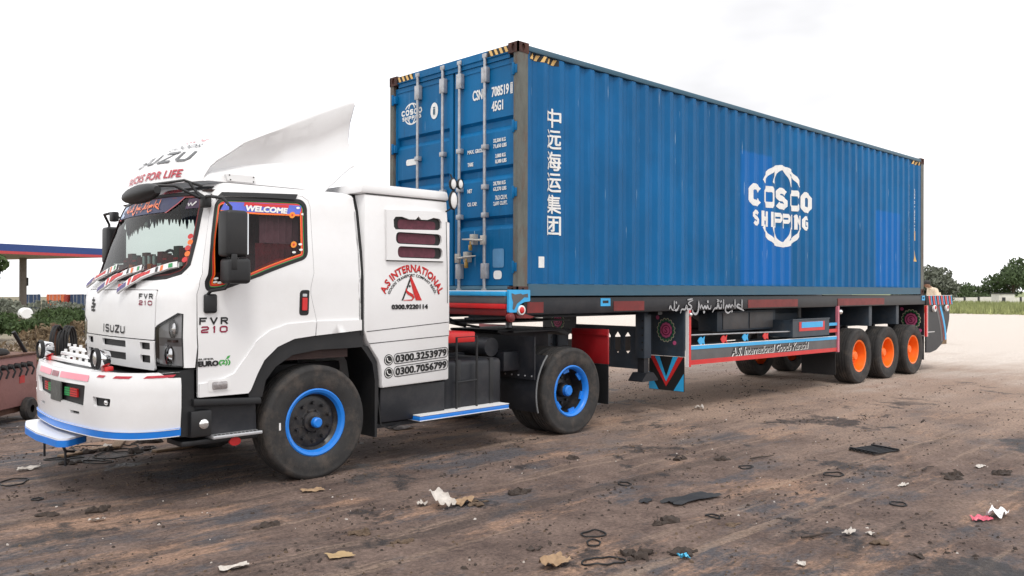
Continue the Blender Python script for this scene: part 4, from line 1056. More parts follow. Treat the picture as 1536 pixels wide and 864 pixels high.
    for s in (-1, 1):
        g = G(); g.box(12.38, 13.93, s * 1.10, s * 1.20, 1.435, 1.645); tb = g.mk('tail_beam', BLK, t, bevel=.006)
        if s < 0:
            n = 6
            for i in range(n):
                for k, m, w in ((.0, RED, .09), (.125, SKYB, .05)):
                    a = 12.50 + i * .245 + k
                    flat('painted_stripe', [(a, 1.637), (a + w, 1.637), (a + w + .07, 1.443), (a + .07, 1.443)], [(0, 1, 2, 3)], SY(-1.2), m, tb, off=.003)
            flat('tail_edge', [(12.40, 1.640), (13.92, 1.640), (13.92, 1.648), (12.40, 1.648)], [(0, 1, 2, 3)], SY(-1.2), WHITE2, tb, off=.004)
        pl = [(12.47, 1.43), (13.90, 1.43), (13.86, 1.1), (13.70, .80), (13.40, .56), (13.05, .44), (12.70, .40), (12.47, .41)]
        pt = patch(SY(s * 1.17 if s < 0 else 1.17 + .03), pl, step=9, off=0, depth=.03).mk('tail_skirt', CHAS, t, smooth=0)
        if s < 0:
            for off_, m in ((0, TGREY), (.12, DRED), (.24, SKYB)):
                pth = [(13.05 + off_ + .35 * math.sin(k / 10 * 1.5), 1.42 - .8 * k / 10 * (1 - .15 * off_)) for k in range(11)]
                v, f = ribbon2d(pth, .09); flat('painted_swag', v, f, SY(-1.17), m, pt, off=.003)
            for x in (12.86, 13.62):
                g = G(); g.cyl((x, -1.17, 1.36), (x, -1.225, 1.36), .075, n=16); l = g.mk('tail_lamp', WHITE2, pt, bevel=.008)
                g = G(); g.sphere((x - .01, -1.226, 1.38), .04, (1, .4, 1)); g.mk('lens', RED, l)
            flat('chrome_strip', [(12.50, .84), (12.95, .84), (12.95, .86), (12.50, .86)], [(0, 1, 2, 3)], SY(-1.17), SILV, pt, off=.004)
    g = G(); g.box(13.85, 13.93, -1.099, 1.099, 1.44, 1.64); g.mk('tail_crossbeam', CHAS, t, bevel=.006)
    g = G(); g.box(12.46, 13.84, -1.099, 1.099, 1.60, 1.625); g.mk('tail_deck', SLATE, t)

def urdu_strokes(S, u0, u1, v0, v1, m, parent):
    """flowing Urdu hand lettering drawn as brush strokes: one mesh per written word"""
    def st(pts, w):
        out = []; n = len(pts)
        for i in range(n - 1):
            p0 = pts[max(0, i - 1)]; p1 = pts[i]; p2 = pts[i + 1]; p3 = pts[min(n - 1, i + 2)]
            for k in range(5):
                t = k / 5
                out.append(tuple(.5 * (2 * b + (c - a) * t + (2 * a - 5 * b + 4 * c - d) * t * t + (3 * b - a - 3 * c + d) * t ** 3) for a, b, c, d in zip(p0, p1, p2, p3)))
        out.append(pts[-1]); k = len(out)
        return ribbon2d(out, [w * (.55 + .9 * math.sin(math.pi * (i + .5) / k)) for i in range(k)])
    W, H = u1 - u0, v1 - v0
    def T(pts, cu, s=1.0): return [(u0 + W * (cu + x * s), v0 + H * y) for x, y in pts]
    words = [
        (.93, [([(.02, .95), (.02, .35)], .02), ([(.0, .55), (-.03, .62), (-.055, .5), (-.02, .38), (.02, .28), (.05, .2)], .022)]),
        (.80, [([(.05, .95), (.05, .35)], .02), ([(.03, .45), (.01, .60), (-.01, .45), (-.03, .60), (-.045, .45), (-.07, .55), (-.085, .25), (-.05, .08), (-.01, .2)], .024), ([(.0, .2), (.015, .17)], .03)]),
        (.62, [([(.07, .95), (.07, .35)], .02), ([(.045, .65), (.04, .42), (.01, .42), (-.005, .7), (-.02, .42), (-.05, .40), (-.08, .15)], .022), ([(.03, .86), (.04, .78)], .03), ([(-.02, .95), (.01, .85), (-.02, .82)], .016)]),
        (.44, [([(.08, .6), (.075, .4), (.05, .4), (.035, .58), (.02, .4), (.0, .55), (-.02, .4), (-.045, .62), (-.06, .4), (-.08, .95)], .02), ([(-.08, .95), (-.085, .3), (-.115, .08), (-.15, .18), (-.155, .35)], .024), ([(.03, .85), (.05, .8)], .028), ([(-.02, .22), (.0, .16)], .028)]),
        (.20, [([(.09, .92), (.03, .75), (.07, .55), (.06, .4), (.02, .38), (.01, .6), (-.01, .38), (-.05, .38), (-.065, .15)], .022), ([(.02, .95), (.085, 1.0)], .016), ([(-.08, .65), (-.11, .35), (-.15, .42)], .022), ([(-.11, .82), (-.12, .76)], .028)]),
        (.03, [([(.03, .9), (.03, .4), (.0, .4)], .02), ([(.0, .42), (-.015, .58), (-.03, .4)], .02)]),
    ]
    for cu, strokes in words:
        v, f = join2d([st(T(p, cu), w * H * 4.2) for p, w in strokes])
        flat('urdu_word', v, f, S, m, parent, off=.004)
build_trailer()

# ------------------------------------------------------------------ tractor unit: cab surface
XF = [(0.8, -3.905), (1.1, -3.925), (1.35, -3.935), (1.70, -3.925), (1.80, -3.895), (1.86, -3.85), (2.2, -3.75), (2.50, -3.655), (2.58, -3.62), (2.64, -3.56), (2.70, -3.46)]
BU = [(1.1, .045), (1.7, .05), (1.9, .085), (2.6, .085)]
WD = [(0.8, 1.19), (1.3, 1.2), (1.85, 1.195), (2.1, 1.17), (2.5, 1.10), (2.6, 1.075), (2.66, 1.04)]
CR_ = [(1.1, .205), (1.7, .20), (1.9, .17), (2.6, .15)]
LC, YE = .36, .88
def cab_par(z):
    x0 = lerp_table(XF, z); b = lerp_table(BU, z); w = lerp_table(WD, z); ye = YE * w / 1.2
    return x0, b, w, ye, (x0 + b, ye), (x0 + b + (w - ye) * 2 * b / ye, w), (x0 + b + lerp_table(CR_, z), w)
def cab_pt(a, z):
    s = -1 if a < 0 else 1; A = abs(a); x0, b, w, ye, P0, P1, P2 = cab_par(z)
    if A <= YE: return Vector((x0 + b * (A / YE) ** 2, s * A / YE * ye, z))
    if A <= YE + LC:
        t = (A - YE) / LC; q = 1 - t
        return Vector((P0[0] * q * q + 2 * t * q * P1[0] + t * t * P2[0], s * (P0[1] * q * q + 2 * t * q * P1[1] + t * t * P2[1]), z))
    return Vector((P2[0] + A - YE - LC, s * w, z))
def a_of_x(x, z):
    x0, b, w, ye, P0, P1, P2 = cab_par(z)
    if x >= P2[0]: return YE + LC + x - P2[0]
    lo, hi = YE, YE + LC
    for _ in range(30):
        m = (lo + hi) / 2
        if cab_pt(m, z)[0] < x: lo = m
        else: hi = m
    return lo
def CF(u, v, o):              # u > 0 runs from the front centre round to the near side and back; reads left to right from outside
    a = -u; p = cab_pt(a, v)
    if o:
        du = cab_pt(a + .01, v) - cab_pt(a - .01, v); dv = cab_pt(a, v + .01) - cab_pt(a, v - .01)
        n = du.cross(dv).normalized()
        if n.dot(p - Vector((-2.8, 0, 1.8))) < 0: n = -n
        p = p + n * o
    return p
def ux(x, z): return a_of_x(x, z)
def sidep(pts): return [(ux(x, z), z) for x, z in pts]
REARX = -2.085
DOOR_UP = [(1.237, 1.265), (1.215, 1.76), (1.135, 1.927), (1.095, 2.269), (1.068, 2.46), (1.085, 2.53), (1.16, 2.572), (1.5, 2.592), (1.85, 2.602), (1.96, 2.60), (2.04, 2.565), (2.078, 2.50), (2.186, 2.071), (2.355, 1.459)]
ARCH = [(2.335, 1.318), (2.117, 1.297), (1.951, 1.233), (1.82, 1.122), (1.751, 1.009), (1.68, .87), (1.655, .845)]
DOORPOLY = [(1.212, .842)] + DOOR_UP + ARCH
WINPOLY = rounded([(1.30, 1.742), (1.262, 1.83), (1.196, 2.097), (1.14, 2.47), (1.20, 2.512), (1.62, 2.535), (1.96, 2.548), (2.02, 2.50), (2.118, 2.035), (1.997, 1.992), (1.758, 1.898), (1.561, 1.802), (1.40, 1.742)], [.03, .1, .1, .05, .08, 0, .06, .06, .05, .1, .1, .1, .05], 4)
WSHALF = [(0, 1.828), (.66, 1.828), (.86, 1.838), (.955, 1.875), (1.0, 1.945), (1.003, 2.2), (.985, 2.48), (.965, 2.54), (.90, 2.575), (.5, 2.586), (0, 2.588)]
WSPOLY = WSHALF + [(-u, z) for u, z in WSHALF[-2:0:-1]]
HLPOLY = [(.845, 1.10), (.84, 1.256), (.838, 1.415), (1.055, 1.54), (1.10, 1.535), (1.105, 1.10)]
TOPZ = 2.625
def mirror(p): return [(-u, z) for u, z in p][::-1]

def build_tractor():
    t = root('tractor_truck', (-1.3, 0, 0), 'white cab tractor truck with roof deflector and hand-painted Pakistani decorations', 'truck')
    # ---- shell
    half = [(0, 1.735), (.835, 1.735), (.838, 1.415), (1.055, 1.54), (1.10, 1.535), (1.105, 1.092), (1.206, 1.092)] + [(u - .006, z) for u, z in DOOR_UP[:1]] + DOOR_UP[1:] + \
           [(2.35, 1.32), (ux(REARX, 1.35), 1.35)] + [(ux(REARX, z), z) for z in (1.6, 1.85, 2.1, 2.3, 2.5, TOPZ)] + [(1.9, TOPZ), (1.4, TOPZ), (1.0, TOPZ), (.5, TOPZ)]
    full = half + [(0, TOPZ)] + [(-u, z) for u, z in half[::-1]][:-1]
    g = patch(CF, full, [WSPOLY], step=.07, depth=.025)
    # roof dome
    ring0 = [cab_pt(-u, TOPZ) for u in [i / 40 * ux(REARX, TOPZ) for i in range(-40, 41)]]
    secs = []
    for k, dz in ((1, 0), (.985, .022), (.955, .04), (.9, .053), (.75, .064), (.4, .072), (.02, .075)):
        secs.append([Vector((-2.75 + (p.x + 2.75) * k, p.y * k, TOPZ + dz)) for p in ring0])
    g.loft(secs, closed=True, caps=False)
    g.v = g.v; cab = g.mk('cab_shell', WHITE, t, smooth=40, weld=True)
    g = G(); g.prism([(-lerp_table(WD, z), z) for z in (1.36, 1.85, 2.1, 2.5, 2.62)] + [(lerp_table(WD, z), z) for z in (2.62, 2.5, 2.1, 1.85, 1.36)], 'x', REARX - .02, REARX - .004); g.mk('rear_wall', WHITE, t, smooth=0)
    # inner lining, so that the cab is a dark room behind its windows
    hl = [(0, 1.40), (1.20, 1.40), (1.3, 1.1), (ux(-2.2, 1.1), 1.1)] + [(ux(-2.2, z), z) for z in (1.5, 2.0, 2.4, 2.6)] + [(1.3, 2.6)]
    fulll = hl + [(0, 2.6)] + [(-u, z) for u, z in hl[::-1]][:-1]
    wp = inset(WINPOLY, -.02)
    g = patch(CF, fulll, [inset(WSPOLY, -.02), wp, mirror(wp)], step=.1, off=-.05)
    p0 = [(-3.5, -1.0), (-2.2, -1.02), (-2.2, 1.02), (-3.5, 1.0)]
    g.prism(p0, 'z', 2.585, 2.60); g.prism([(-3.85, -1.1), (-2.2, -1.13), (-2.2, 1.13), (-3.85, 1.1)], 'z', 1.30, 1.32)
    g.mk('cab_lining', mat('brown_lining', (.035, .018, .016), .8, var=.3), t, smooth=0)
    g = G(); n = 40; vs = []
    for i in range(n + 1):
        y = -1.05 + 2.1 * i / n; x = -2.19 + .025 * math.sin(i * 1.7); vs += [(x, y, 1.32), (x, y, 2.58)]
    g.add(vs, [(2 * i, 2 * i + 2, 2 * i + 3, 2 * i + 1) for i in range(n)]); g.mk('curtain', mat('red_curtain', (.42, .12, .15), .85, var=.3, vscale=8), t, smooth=60)
    cabin_dressing(t)
    # ---- windscreen
    ws = patch(CF, inset(WSPOLY, .004), step=.1, off=-.008).mk('windscreen', GLASS, t, smooth=60)
    ring(CF, inset(WSPOLY, -.014), inset(WSPOLY, .018), .004, depth=.012).mk('window_seal', BLK, ws)
    lo = inset(WSPOLY, .018); ring(CF, lo, inset(WSPOLY, .036), -.004).mk('red_trim', DRED, ws, smooth=0)
    patch(CF, [(-.96, 1.85), (-.6, 1.849), (.6, 1.849), (.96, 1.89), (.985, 1.925), (.6, 1.905), (-.6, 1.905), (-.985, 1.925)], step=.1, off=-.005).mk('lower_band', BLK, ws, smooth=0)
    flat('red_sill_line', *ribbon2d([(-.97, 1.93), (-.5, 1.91), (0, 1.908), (.5, 1.91), (.97, 1.93)], .014), CF, DRED, ws, off=-.003)
    bn = [(-.90, 2.43), (.50, 2.43), (.66, 2.50), (.74, 2.55), (.60, 2.566), (-.88, 2.562)]
    b = patch(CF, bn, step=.1, off=-.0035).mk('name_banner', mat('banner_navy', (.02, .025, .09), .5), ws, smooth=0)
    flat('banner_edge', *ribbon2d([(-.90, 2.426), (.50, 2.426), (.66, 2.496), (.745, 2.552)], .014), CF, mat('dusty_red', (.42, .07, .09), .5), ws, off=-.0015)
    urdu_strokes(CF, -.62, .36, 2.435, 2.56, ORANGE, b)
    patch(CF, [(-.90, 2.44), (-.72, 2.44), (-.66, 2.55), (-.86, 2.555)], step=.1, off=-.0015).mk('flower_sticker', mat('pale_sticker', (.45, .55, .72), .5, var=.5, vscale=30), ws, smooth=0)
    patch(CF, [(.80, 2.44), (.955, 2.44), (.95, 2.53), (.82, 2.53)], step=.1, off=-.003).mk('corner_sticker', mat('dark_sticker', (.05, .02, .06), .5), ws, smooth=0)
    flat('corner_lettering', *ribbon2d([(.83, 2.49), (.85, 2.465), (.87, 2.49), (.89, 2.465), (.92, 2.50)], .014), CF, WLET, ws, off=-.001)
    # orange and red flower stickers down the near lower corner
    for k in range(5):
        patch(CF, circle(.945 + .01 * (k % 2), 1.99 + .05 * k, .024, 10), step=9, off=-.003).mk('corner_flower', ORANGE if k % 2 else RED, ws, smooth=0)
    # ---- inside
    g = G(); g.prism([(-3.70, 1.55), (-3.72, 1.86), (-3.60, 1.90), (-3.42, 1.88), (-3.36, 1.55)], 'y', -1.08, 1.08); d = g.mk('dashboard', mat('dash_red', (.10, .02, .02), .6, var=.4, vscale=20), t, smooth=0)
    for k in range(18):
        y = -.98 + k * .115; g = G(); g.box(-3.60, -3.58, y - .045, y + .045, 1.90, 1.965 + .012 * (k % 2)); g.mk('dash_tassel', (RED, ORANGE, DRED, WHITE2)[k % 4] if k % 4 != 3 or k < 8 else DRED, d)
    g = G(); g.prism([(-2.95, 1.45), (-2.50, 1.45), (-2.45, 1.62), (-2.95, 1.62)], 'y', -1.0, 1.0); g.prism([(-2.52, 1.62), (-2.36, 1.62), (-2.28, 2.12), (-2.36, 2.12)], 'y', -1.0, 1.0)
    g.mk('bench_seat', MAROON, t, bevel=.03)
    g = G(); ci = [Vector((-3.28, .5, 1.93)) + Vector((-.10 * math.sin(a) * 0 + .06 * math.sin(a), .22 * math.cos(a), .20 * math.sin(a))) for a in [2 * math.pi * k / 24 for k in range(24)]]
    g.tube(ci, .015, 8, closed=True); g.cyl((-3.28, .5, 1.93), (-3.5, .5, 1.80), .03); g.tube([ci[0], (-3.28, .5, 1.93), ci[12]], .012, 6); g.mk('steering_wheel', BLACK, t)
    # ---- doors with window, handle, mirror arm base (both sides), lettering on the near one
    doors = []
    for s in (1, -1):
        sgn = (lambda P: P) if s == 1 else mirror
        dp = sgn(inset(DOORPOLY, .004)); wn = sgn(WINPOLY)
        d = patch(CF, dp, [wn], step=.07, off=.002, depth=.03).mk('door', WHITE, t, smooth=40); doors.append(d)
        ring(CF, sgn(inset(DOORPOLY, -.004)), sgn(inset(DOORPOLY, .0035)), -.002, step=.05).mk('door_seam', BLK, d, smooth=0)
        patch(CF, sgn(inset(WINPOLY, .003)), step=.12, off=-.008).mk('window_pane', GLASSD, d, smooth=60)
        ring(CF, sgn(inset(WINPOLY, -.02)), sgn(inset(WINPOLY, .014)), .005, depth=.012, step=.05).mk('window_seal', BLK, d)
        # painted borders on the glass
        for i0, i1, m in ((.014, .022, GREEN), (.022, .036, RED), (.036, .046, ORANGE)):
            ring(CF, sgn(inset(WINPOLY, i0)), sgn(inset(WINPOLY, i1)), -.004, step=.05).mk('painted_border', m, d, smooth=0)
    d = doors[0]
    band = [(1.215, 2.415), (1.255, 2.49), (1.60, 2.505), (1.985, 2.508), (1.99, 2.46), (1.98, 2.425), (1.60, 2.415)]
    wb = patch(CF, band, step=.1, off=-.003).mk('welcome_band', mat('violet_blue', (.10, .14, .60), .5, var=.2), d, smooth=0)
    patch(CF, [(1.43, 2.465), (1.86, 2.478), (1.86, 2.505), (1.43, 2.498)], step=.1, off=-.002).mk('band_panel', RED, d, smooth=0)
    letter('lettering', 'WELCOME', CF, (1.45, 1.85, 2.425, 2.472), WLET, d, off=0, bold=0, heavy=.005)
    flat('band_edge', *ribbon2d([(1.22, 2.408), (1.60, 2.408), (1.985, 2.418)], .016), CF, ORANGE, d, off=-.002)
    for u, z, r in ((1.91, 2.415, .030), (1.975, 2.145, .030), (1.372, 1.868, .024)):
        patch(CF, circle(u, z, r, 16), step=9, off=-.001).mk('rosette', mat('rosette_orange', (.78, .25, .02), .5), d, smooth=0)
        patch(CF, circle(u, z, r * .35, 10), step=9, off=.0005).mk('rosette_centre', RED, d, smooth=0)
    for u, z in ((1.285, 2.47), (1.955, 2.485), (2.015, 2.43), (2.04, 2.15), (2.055, 2.10), (1.99, 2.075), (1.33, 1.83), (1.345, 1.80), (1.385, 1.795)):
        patch(CF, circle(u, z, .020, 8, .011), step=9, off=0).mk('leaf_sticker', WLET, d, smooth=0)
    # rain visor, handle
    v, f = ribbon2d([(1.13, 2.50), (1.18, 2.548), (1.5, 2.566), (1.76, 2.575), (1.90, 2.578)], [.02, .035, .04, .045, .05]); flat('rain_visor', v, f, CF, BLACK, d, off=.02)
    hp = rect(2.172, 2.268, 1.505, 1.735, .03)
    h = patch(CF, hp, step=9, off=.005, depth=.004).mk('door_handle', BLK, d, smooth=0)
    patch(CF, rect(2.196, 2.246, 1.55, 1.665, .008), step=9, off=.016, depth=.01).mk('handle_pull', RED, h, smooth=0); patch(CF, rect(2.20, 2.242, 1.675, 1.70, .005), step=9, off=.012, depth=.008).mk('handle_lock', SILV, h, smooth=0)
    block('lettering', 'FVR', CF, (1.245, 1.495, 1.445, 1.505), BLK, d, .24, off=.005); block('lettering', '210', CF, (1.26, 1.495, 1.375, 1.432), mat('crimson_lettering', (.25, .005, .04), .5), d, .24, off=.005)
    letter('lettering', 'SUPER', CF, (1.235, 1.37, 1.150, 1.166), BLK, d, off=.005, bold=.03); letter('lettering', 'EURO', CF, (1.235, 1.405, 1.10, 1.14), BLK, d, off=.005, bold=0, heavy=.005)
    letter('lettering', '(2))', CF, (1.41, 1.515, 1.095, 1.145), mat('leaf_green', (.05, .35, .06), .5), d, off=.005, bold=.05)
    patch(CF, [(1.475, 1.15), (1.49, 1.175), (1.515, 1.18), (1.505, 1.16), (1.49, 1.15)], step=9, off=.005).mk('leaf_mark', MATS['leaf_green'], d, smooth=0)
    # wheel-arch flare running over door and rear panel
    CRE = [(1.23, .955), (1.40, .975), (1.538, 1.023), (1.652, 1.16), (1.761, 1.299), (1.889, 1.382), (2.05, 1.431), (2.342, 1.447)]
    fl = CRE + [(2.33, 1.318)] + ARCH[1:] + [(1.222, .845)]
    patch(CF, fl, step=.06, off=.020, depth=.022).mk('wheel_arch_flare', WHITE, d, smooth=50)
    fl2 = [(2.352, 1.448), (ux(REARX, 1.45), 1.45), (ux(REARX, 1.352), 1.352), (2.342, 1.318)]
    patch(CF, fl2, step=.06, off=.020, depth=.022).mk('wheel_arch_flare', WHITE, t, smooth=50)
    # side marker lamp
    m_ = patch(CF, rect(1.30, 1.50, .885, .985, .02), step=9, off=.024, depth=.003).mk('marker_lamp_surround', WHITE2, d, smooth=0)
    g = G(); p = CF(1.40, .935, .03); g.box(p.x - .065, p.x + .065, p.y - .012, p.y + .02, p.z - .032, p.z + .032); g.mk('marker_lamp', mat('grey_lens', (.35, .33, .33), .15, metal=.4, var=.4, vscale=30), d, bevel=.01)
    # ---- front panel, grille, badges
    fp = patch(CF, rect(-.828, .828, 1.312, 1.728, .02), step=.08, off=.004, depth=.02).mk('front_panel', WHITE, t, smooth=40)
    block('lettering', 'ISUZU', CF, (-.27, .27, 1.345, 1.418), BLK, fp, .22, off=.008, gap=.3)
    block('lettering', 'FVR', CF, (.535, .785, 1.655, 1.70), BLK, fp, .24, off=.007); block('lettering', '210', CF, (.535, .775, 1.60, 1.642), MATS['crimson_lettering'], fp, .24, off=.007)
    v, f = join2d([ribbon2d([(-.57, 1.63), (-.66, 1.63), (-.66, 1.60), (-.54, 1.59)], .022), ribbon2d([(-.56, 1.57), (-.69, 1.565), (-.67, 1.535), (-.55, 1.535)], .022), ribbon2d([(-.62, 1.66), (-.60, 1.52)], .02)])
    flat('badge', v, f, CF, BLK, fp, off=.008)
    flat('top_strip', *ribbon2d([(.12, 1.765), (.30, 1.77), (.42, 1.772)], .05), CF, BLACK, cab, off=.012)
    flat('top_reflector', *ribbon2d([(.06, 1.766), (.16, 1.768), (.24, 1.77)], .026), CF, RED, cab, off=.016)
    slots = []
    for z0, z1, rows in ((1.225, 1.285, ((-.495, -.375), (-.29, .29), (.375, .495), (.58, .76), (-.76, -.58))), (1.112, 1.178, ((-.495, -.375), (-.29, .29), (.375, .495), (.58, .76), (-.76, -.58)))):
        for a, b_ in rows: slots.append(rect(a, b_, z0, z1, .008, 2))
    slots = [s_ for i, s_ in enumerate(slots) if i % 5 in (1, 3, 4)]
    gr = patch(CF, rect(-.828, .828, 1.055, 1.303, .02), slots, step=.08, off=.010, depth=.02).mk('grille', WHITE, t, smooth=40)
    patch(CF, rect(-.82, .82, 1.05, 1.30), step=.1, off=-.02).mk('grille_backing', BLK, gr, smooth=0)
    # ---- headlights, both corners
    for s in (1, -1):
        sg = (lambda P: P) if s == 1 else mirror
        h = patch(CF, sg(HLPOLY), step=.05, off=-.028, depth=.0).mk('headlight', mat('lamp_housing', (.50, .50, .51), .3, metal=.2, var=.15), t, smooth=40)
        ring(CF, sg(inset(HLPOLY, -.004)), sg(inset(HLPOLY, .008)), .003, depth=.035, step=.05).mk('lamp_frame', BLACK, h)
        c = CF(s * .985, 1.41, -.035); g = G(); g.sphere(c, .085, (.35, .8, 1)); g.mk('main_bulb', LAMP, h)
        c = CF(s * .95, 1.19, -.035); g = G(); g.sphere(c, .095, (.35, .8, 1)); g.mk('dip_bulb', CHROME, h)
        patch(CF, sg([(.86, 1.265), (1.09, 1.265), (1.09, 1.335), (.86, 1.335)]), step=.05, off=-.02, depth=.02).mk('lamp_divider', mat('lamp_grey', (.20, .19, .195), .4), h, smooth=40)
        patch(CF, sg([(1.045, 1.11), (1.092, 1.11), (1.092, 1.255), (1.045, 1.255)]), step=.05, off=-.03).mk('indicator', SILV, h, smooth=40)
        patch(CF, sg(inset(HLPOLY, .006)), step=.05, off=.001).mk('lens_cover', LENS, h, smooth=60)
    # ---- wipers wrapped in printed strips
    for pts in ([(-.84, 1.755), (-.60, 1.83), (-.35, 1.885), (-.10, 1.93)], [(-.36, 1.715), (-.10, 1.80), (.15, 1.865), (.45, 1.915)], [(.17, 1.712), (.40, 1.80), (.66, 1.875), (.94, 1.935)]):
        c = [Vector(p) for p in pts]; dense = []
        for i in range(3):
            for k in range(8): dense.append(tuple(c[i].lerp(c[i + 1], k / 8)))
        dense.append(tuple(c[3]))
        w_ = [.035 + .035 * math.sin(math.pi * (i + 3) / (len(dense) + 6)) for i in range(len(dense))]
        v, f = ribbon2d(dense, w_); g = G(); top = [CF(a, b_, .050) for a, b_ in v]; bot = [CF(a, b_, .030) for a, b_ in v]; n = len(v)
        g.add(top + bot, f + [tuple(i + n for i in q[::-1]) for q in f] + [(2 * i, 2 * i + 2, n + 2 * i + 2, n + 2 * i) for i in range(len(dense) - 1)] + [(2 * i + 1, n + 2 * i + 1, n + 2 * i + 3, 2 * i + 3) for i in range(len(dense) - 1)])
        w = g.mk('wiper_arm', WHITE2, t, smooth=0)
        def piece(k0, k1, m, sc, nm):
            q = dense[k0:k1 + 1]; vv, ff = ribbon2d(q, [x * sc for x in w_[k0:k1 + 1]]); flat(nm, vv, ff, CF, m, w, off=.053)
        piece(0, 5, mat('strip_violet', (.12, .10, .25), .6, var=.6, vscale=60), .75, 'strip_print'); piece(6, 7, RED, .8, 'strip_print'); piece(8, 15, mat('strip_red', (.5, .03, .03), .6, var=.7, vscale=70), .7, 'strip_print')
        piece(17, 18, BLACK, .85, 'strip_print'); piece(19, 20, ORANGE, .85, 'strip_print'); piece(22, 23, GREEN, .7, 'strip_print')
    # ---- bumper
    ctrl = [(-1.22, -3.83), (-1.22, -3.96), (-1.185, -4.10), (-1.08, -4.235), (-.87, -4.335), (-.5, -4.39), (0, -4.42), (.5, -4.39), (.87, -4.335), (1.08, -4.235), (1.185, -4.10), (1.22, -3.96), (1.22, -3.83)]
    dens = []
    for i in range(len(ctrl) - 1):
        p0, p1, p2, p3 = (Vector(ctrl[max(0, min(len(ctrl) - 1, j))]) for j in (i - 1, i, i + 1, i + 2))
        for k in range(8):
            q = k / 8; dens.append(.5 * (2 * p1 + (p2 - p0) * q + (2 * p0 - 5 * p1 + 4 * p2 - p3) * q * q + (3 * p1 - p0 - 3 * p2 + p3) * q ** 3))
    dens.append(Vector(ctrl[-1])); cum = [0.0]
    for a_, b_ in zip(dens, dens[1:]): cum.append(cum[-1] + (b_ - a_).length)
    LB = cum[-1] / 2
    def BS(u, v, o):            # u > 0 towards the near side
        s_ = LB - u; s_ = max(0, min(cum[-1], s_)); i = 0
        while i < len(cum) - 2 and cum[i + 1] < s_: i += 1
        k = (s_ - cum[i]) / (cum[i + 1] - cum[i]); p = dens[i].lerp(dens[i + 1], k); tt = (dens[i + 1] - dens[i]).normalized(); n = Vector((tt.y, -tt.x))     # (y, x)
        if n.dot(p - Vector((0, -3.6))) < 0: n = -n
        lean = max(0, .78 - v) * .10 + max(0, v - .98) * .25
        q = p + n * (o - lean); return Vector((q.y, q.x, v))
    bo = [(-LB, .605), (-1.2, .60), (-.7, .60), (0, .60), (.7, .60), (1.2, .60), (LB, .605), (LB, 1.018), (LB - .10, 1.022), (LB - .17, 1.068), (1.0, 1.07), (0, 1.06), (-1.0, 1.07), (-LB + .17, 1.068), (-LB + .10, 1.022), (-LB, 1.018)]
    grl = rounded([(-.68, .945), (-.62, .81), (.60, .775), (.63, .95)], .015, 2)
    fogs = [rounded([(s * .77, .795), (s * .98, .80), (s * .99, .865), (s * .76, .872)], .012, 2) for s in (1, -1)]
    lows = [rect(.33, .51, .70, .725), rect(-.55, -.38, .70, .725)]
    bp = patch(BS, bo, [grl] + fogs + lows, step=.06, depth=.03).mk('bumper', WHITE, t, smooth=50)
    patch(BS, rect(-.70, .66, .76, .965), step=.08, off=-.036).mk('bumper_recess', BLK, bp, smooth=0)
    for fg in fogs:
        cx = sum(p[0] for p in fg) / len(fg); f_ = patch(BS, inset(fg, -.01), step=9, off=-.035).mk('fog_lamp_recess', BLACK, bp, smooth=0)
        g = G(); g.sphere(BS(cx + .03, .83, -.03), .03, (.6, 1, .8)); g.mk('fog_lamp', LAMP, bp)
    for lw in lows: patch(BS, inset(lw, -.01), step=9, off=-.028).mk('vent_recess', BLK, bp, smooth=0)
    for a_, b_, m in ((-.46, -.33, RED), (-.32, -.21, GREEN), (.17, .28, GREEN), (.29, .43, RED)):
        g = patch(BS, rect(a_, b_, .835, .905), step=9, off=-.02, depth=.015); g.mk('coloured_light', m, bp, smooth=0)
        for k in range(3):
            patch(BS, rect(a_, b_, .848 + k * .02, .852 + k * .02), step=9, off=-.018).mk('light_bar', BLK, bp, smooth=0)
    np_ = patch(BS, rect(-.12, .15, .775, .945, .012), step=.1, off=.004, depth=.012).mk('number_plate', mat('worn_plate', (.08, .085, .08), .5, var=.5, vscale=25), bp, smooth=0)
    # pink lamp strip, red markers
    for a_, b_ in ((-.58, -.14), (.12, .68)): patch(BS, rect(a_, b_, .985, 1.035, .012), step=.1, off=.004, depth=.003).mk('pink_lamp_strip', PINK, bp, smooth=0)
    patch(BS, rect(-.10, .07, .985, 1.03, .005), step=.1, off=.004, depth=.003).mk('lamp_strip_gap', mat('dull_pink', (.35, .16, .18), .5, var=.4, vscale=30), bp, smooth=0)
    for u, w in ((.80, .12), (1.0, .18), (1.26, .26)):
        for s in (1, -1):
            patch(BS, [(s * u, 1.028), (s * (u + w - .03), 1.028), (s * (u + w), 1.048), (s * (u + .03), 1.048)], step=.1, off=.004).mk('red_marker', mat('marker_red', (.45, .02, .04), .4), bp, smooth=0)
    bl = patch(BS, [(-LB, .548), (-1.2, .545), (0, .535), (1.2, .545), (LB, .548), (LB, .612), (1.2, .606), (0, .606), (-1.2, .606), (-LB, .612)], step=.08, off=.012, depth=.05).mk('blue_skirt', BLUE, bp, smooth=50)
    for z in (.548, .606):
        flat('skirt_edge', *ribbon2d([(-LB + .01 + (2 * LB - .02) * k / 40, z - .008 * (1 - abs(k - 20) / 20) * (1 if z < .58 else .0)) for k in range(41)], .007), BS, WHITE2, bl, off=.0145)
    g = G(); pts = [BS(-LB + 2 * LB * k / 60, 1.063, 0) for k in range(61)]; inn = [Vector((p.x + (-3.95 - p.x) * .30 if p.x < -4.0 else p.x, p.y * .93, 1.058)) for p in pts]
    g.add(pts + inn, [(k, k + 1, 62 + k, 61 + k) for k in range(60)]); g.mk('bumper_top', WHITE, bp, smooth=60)
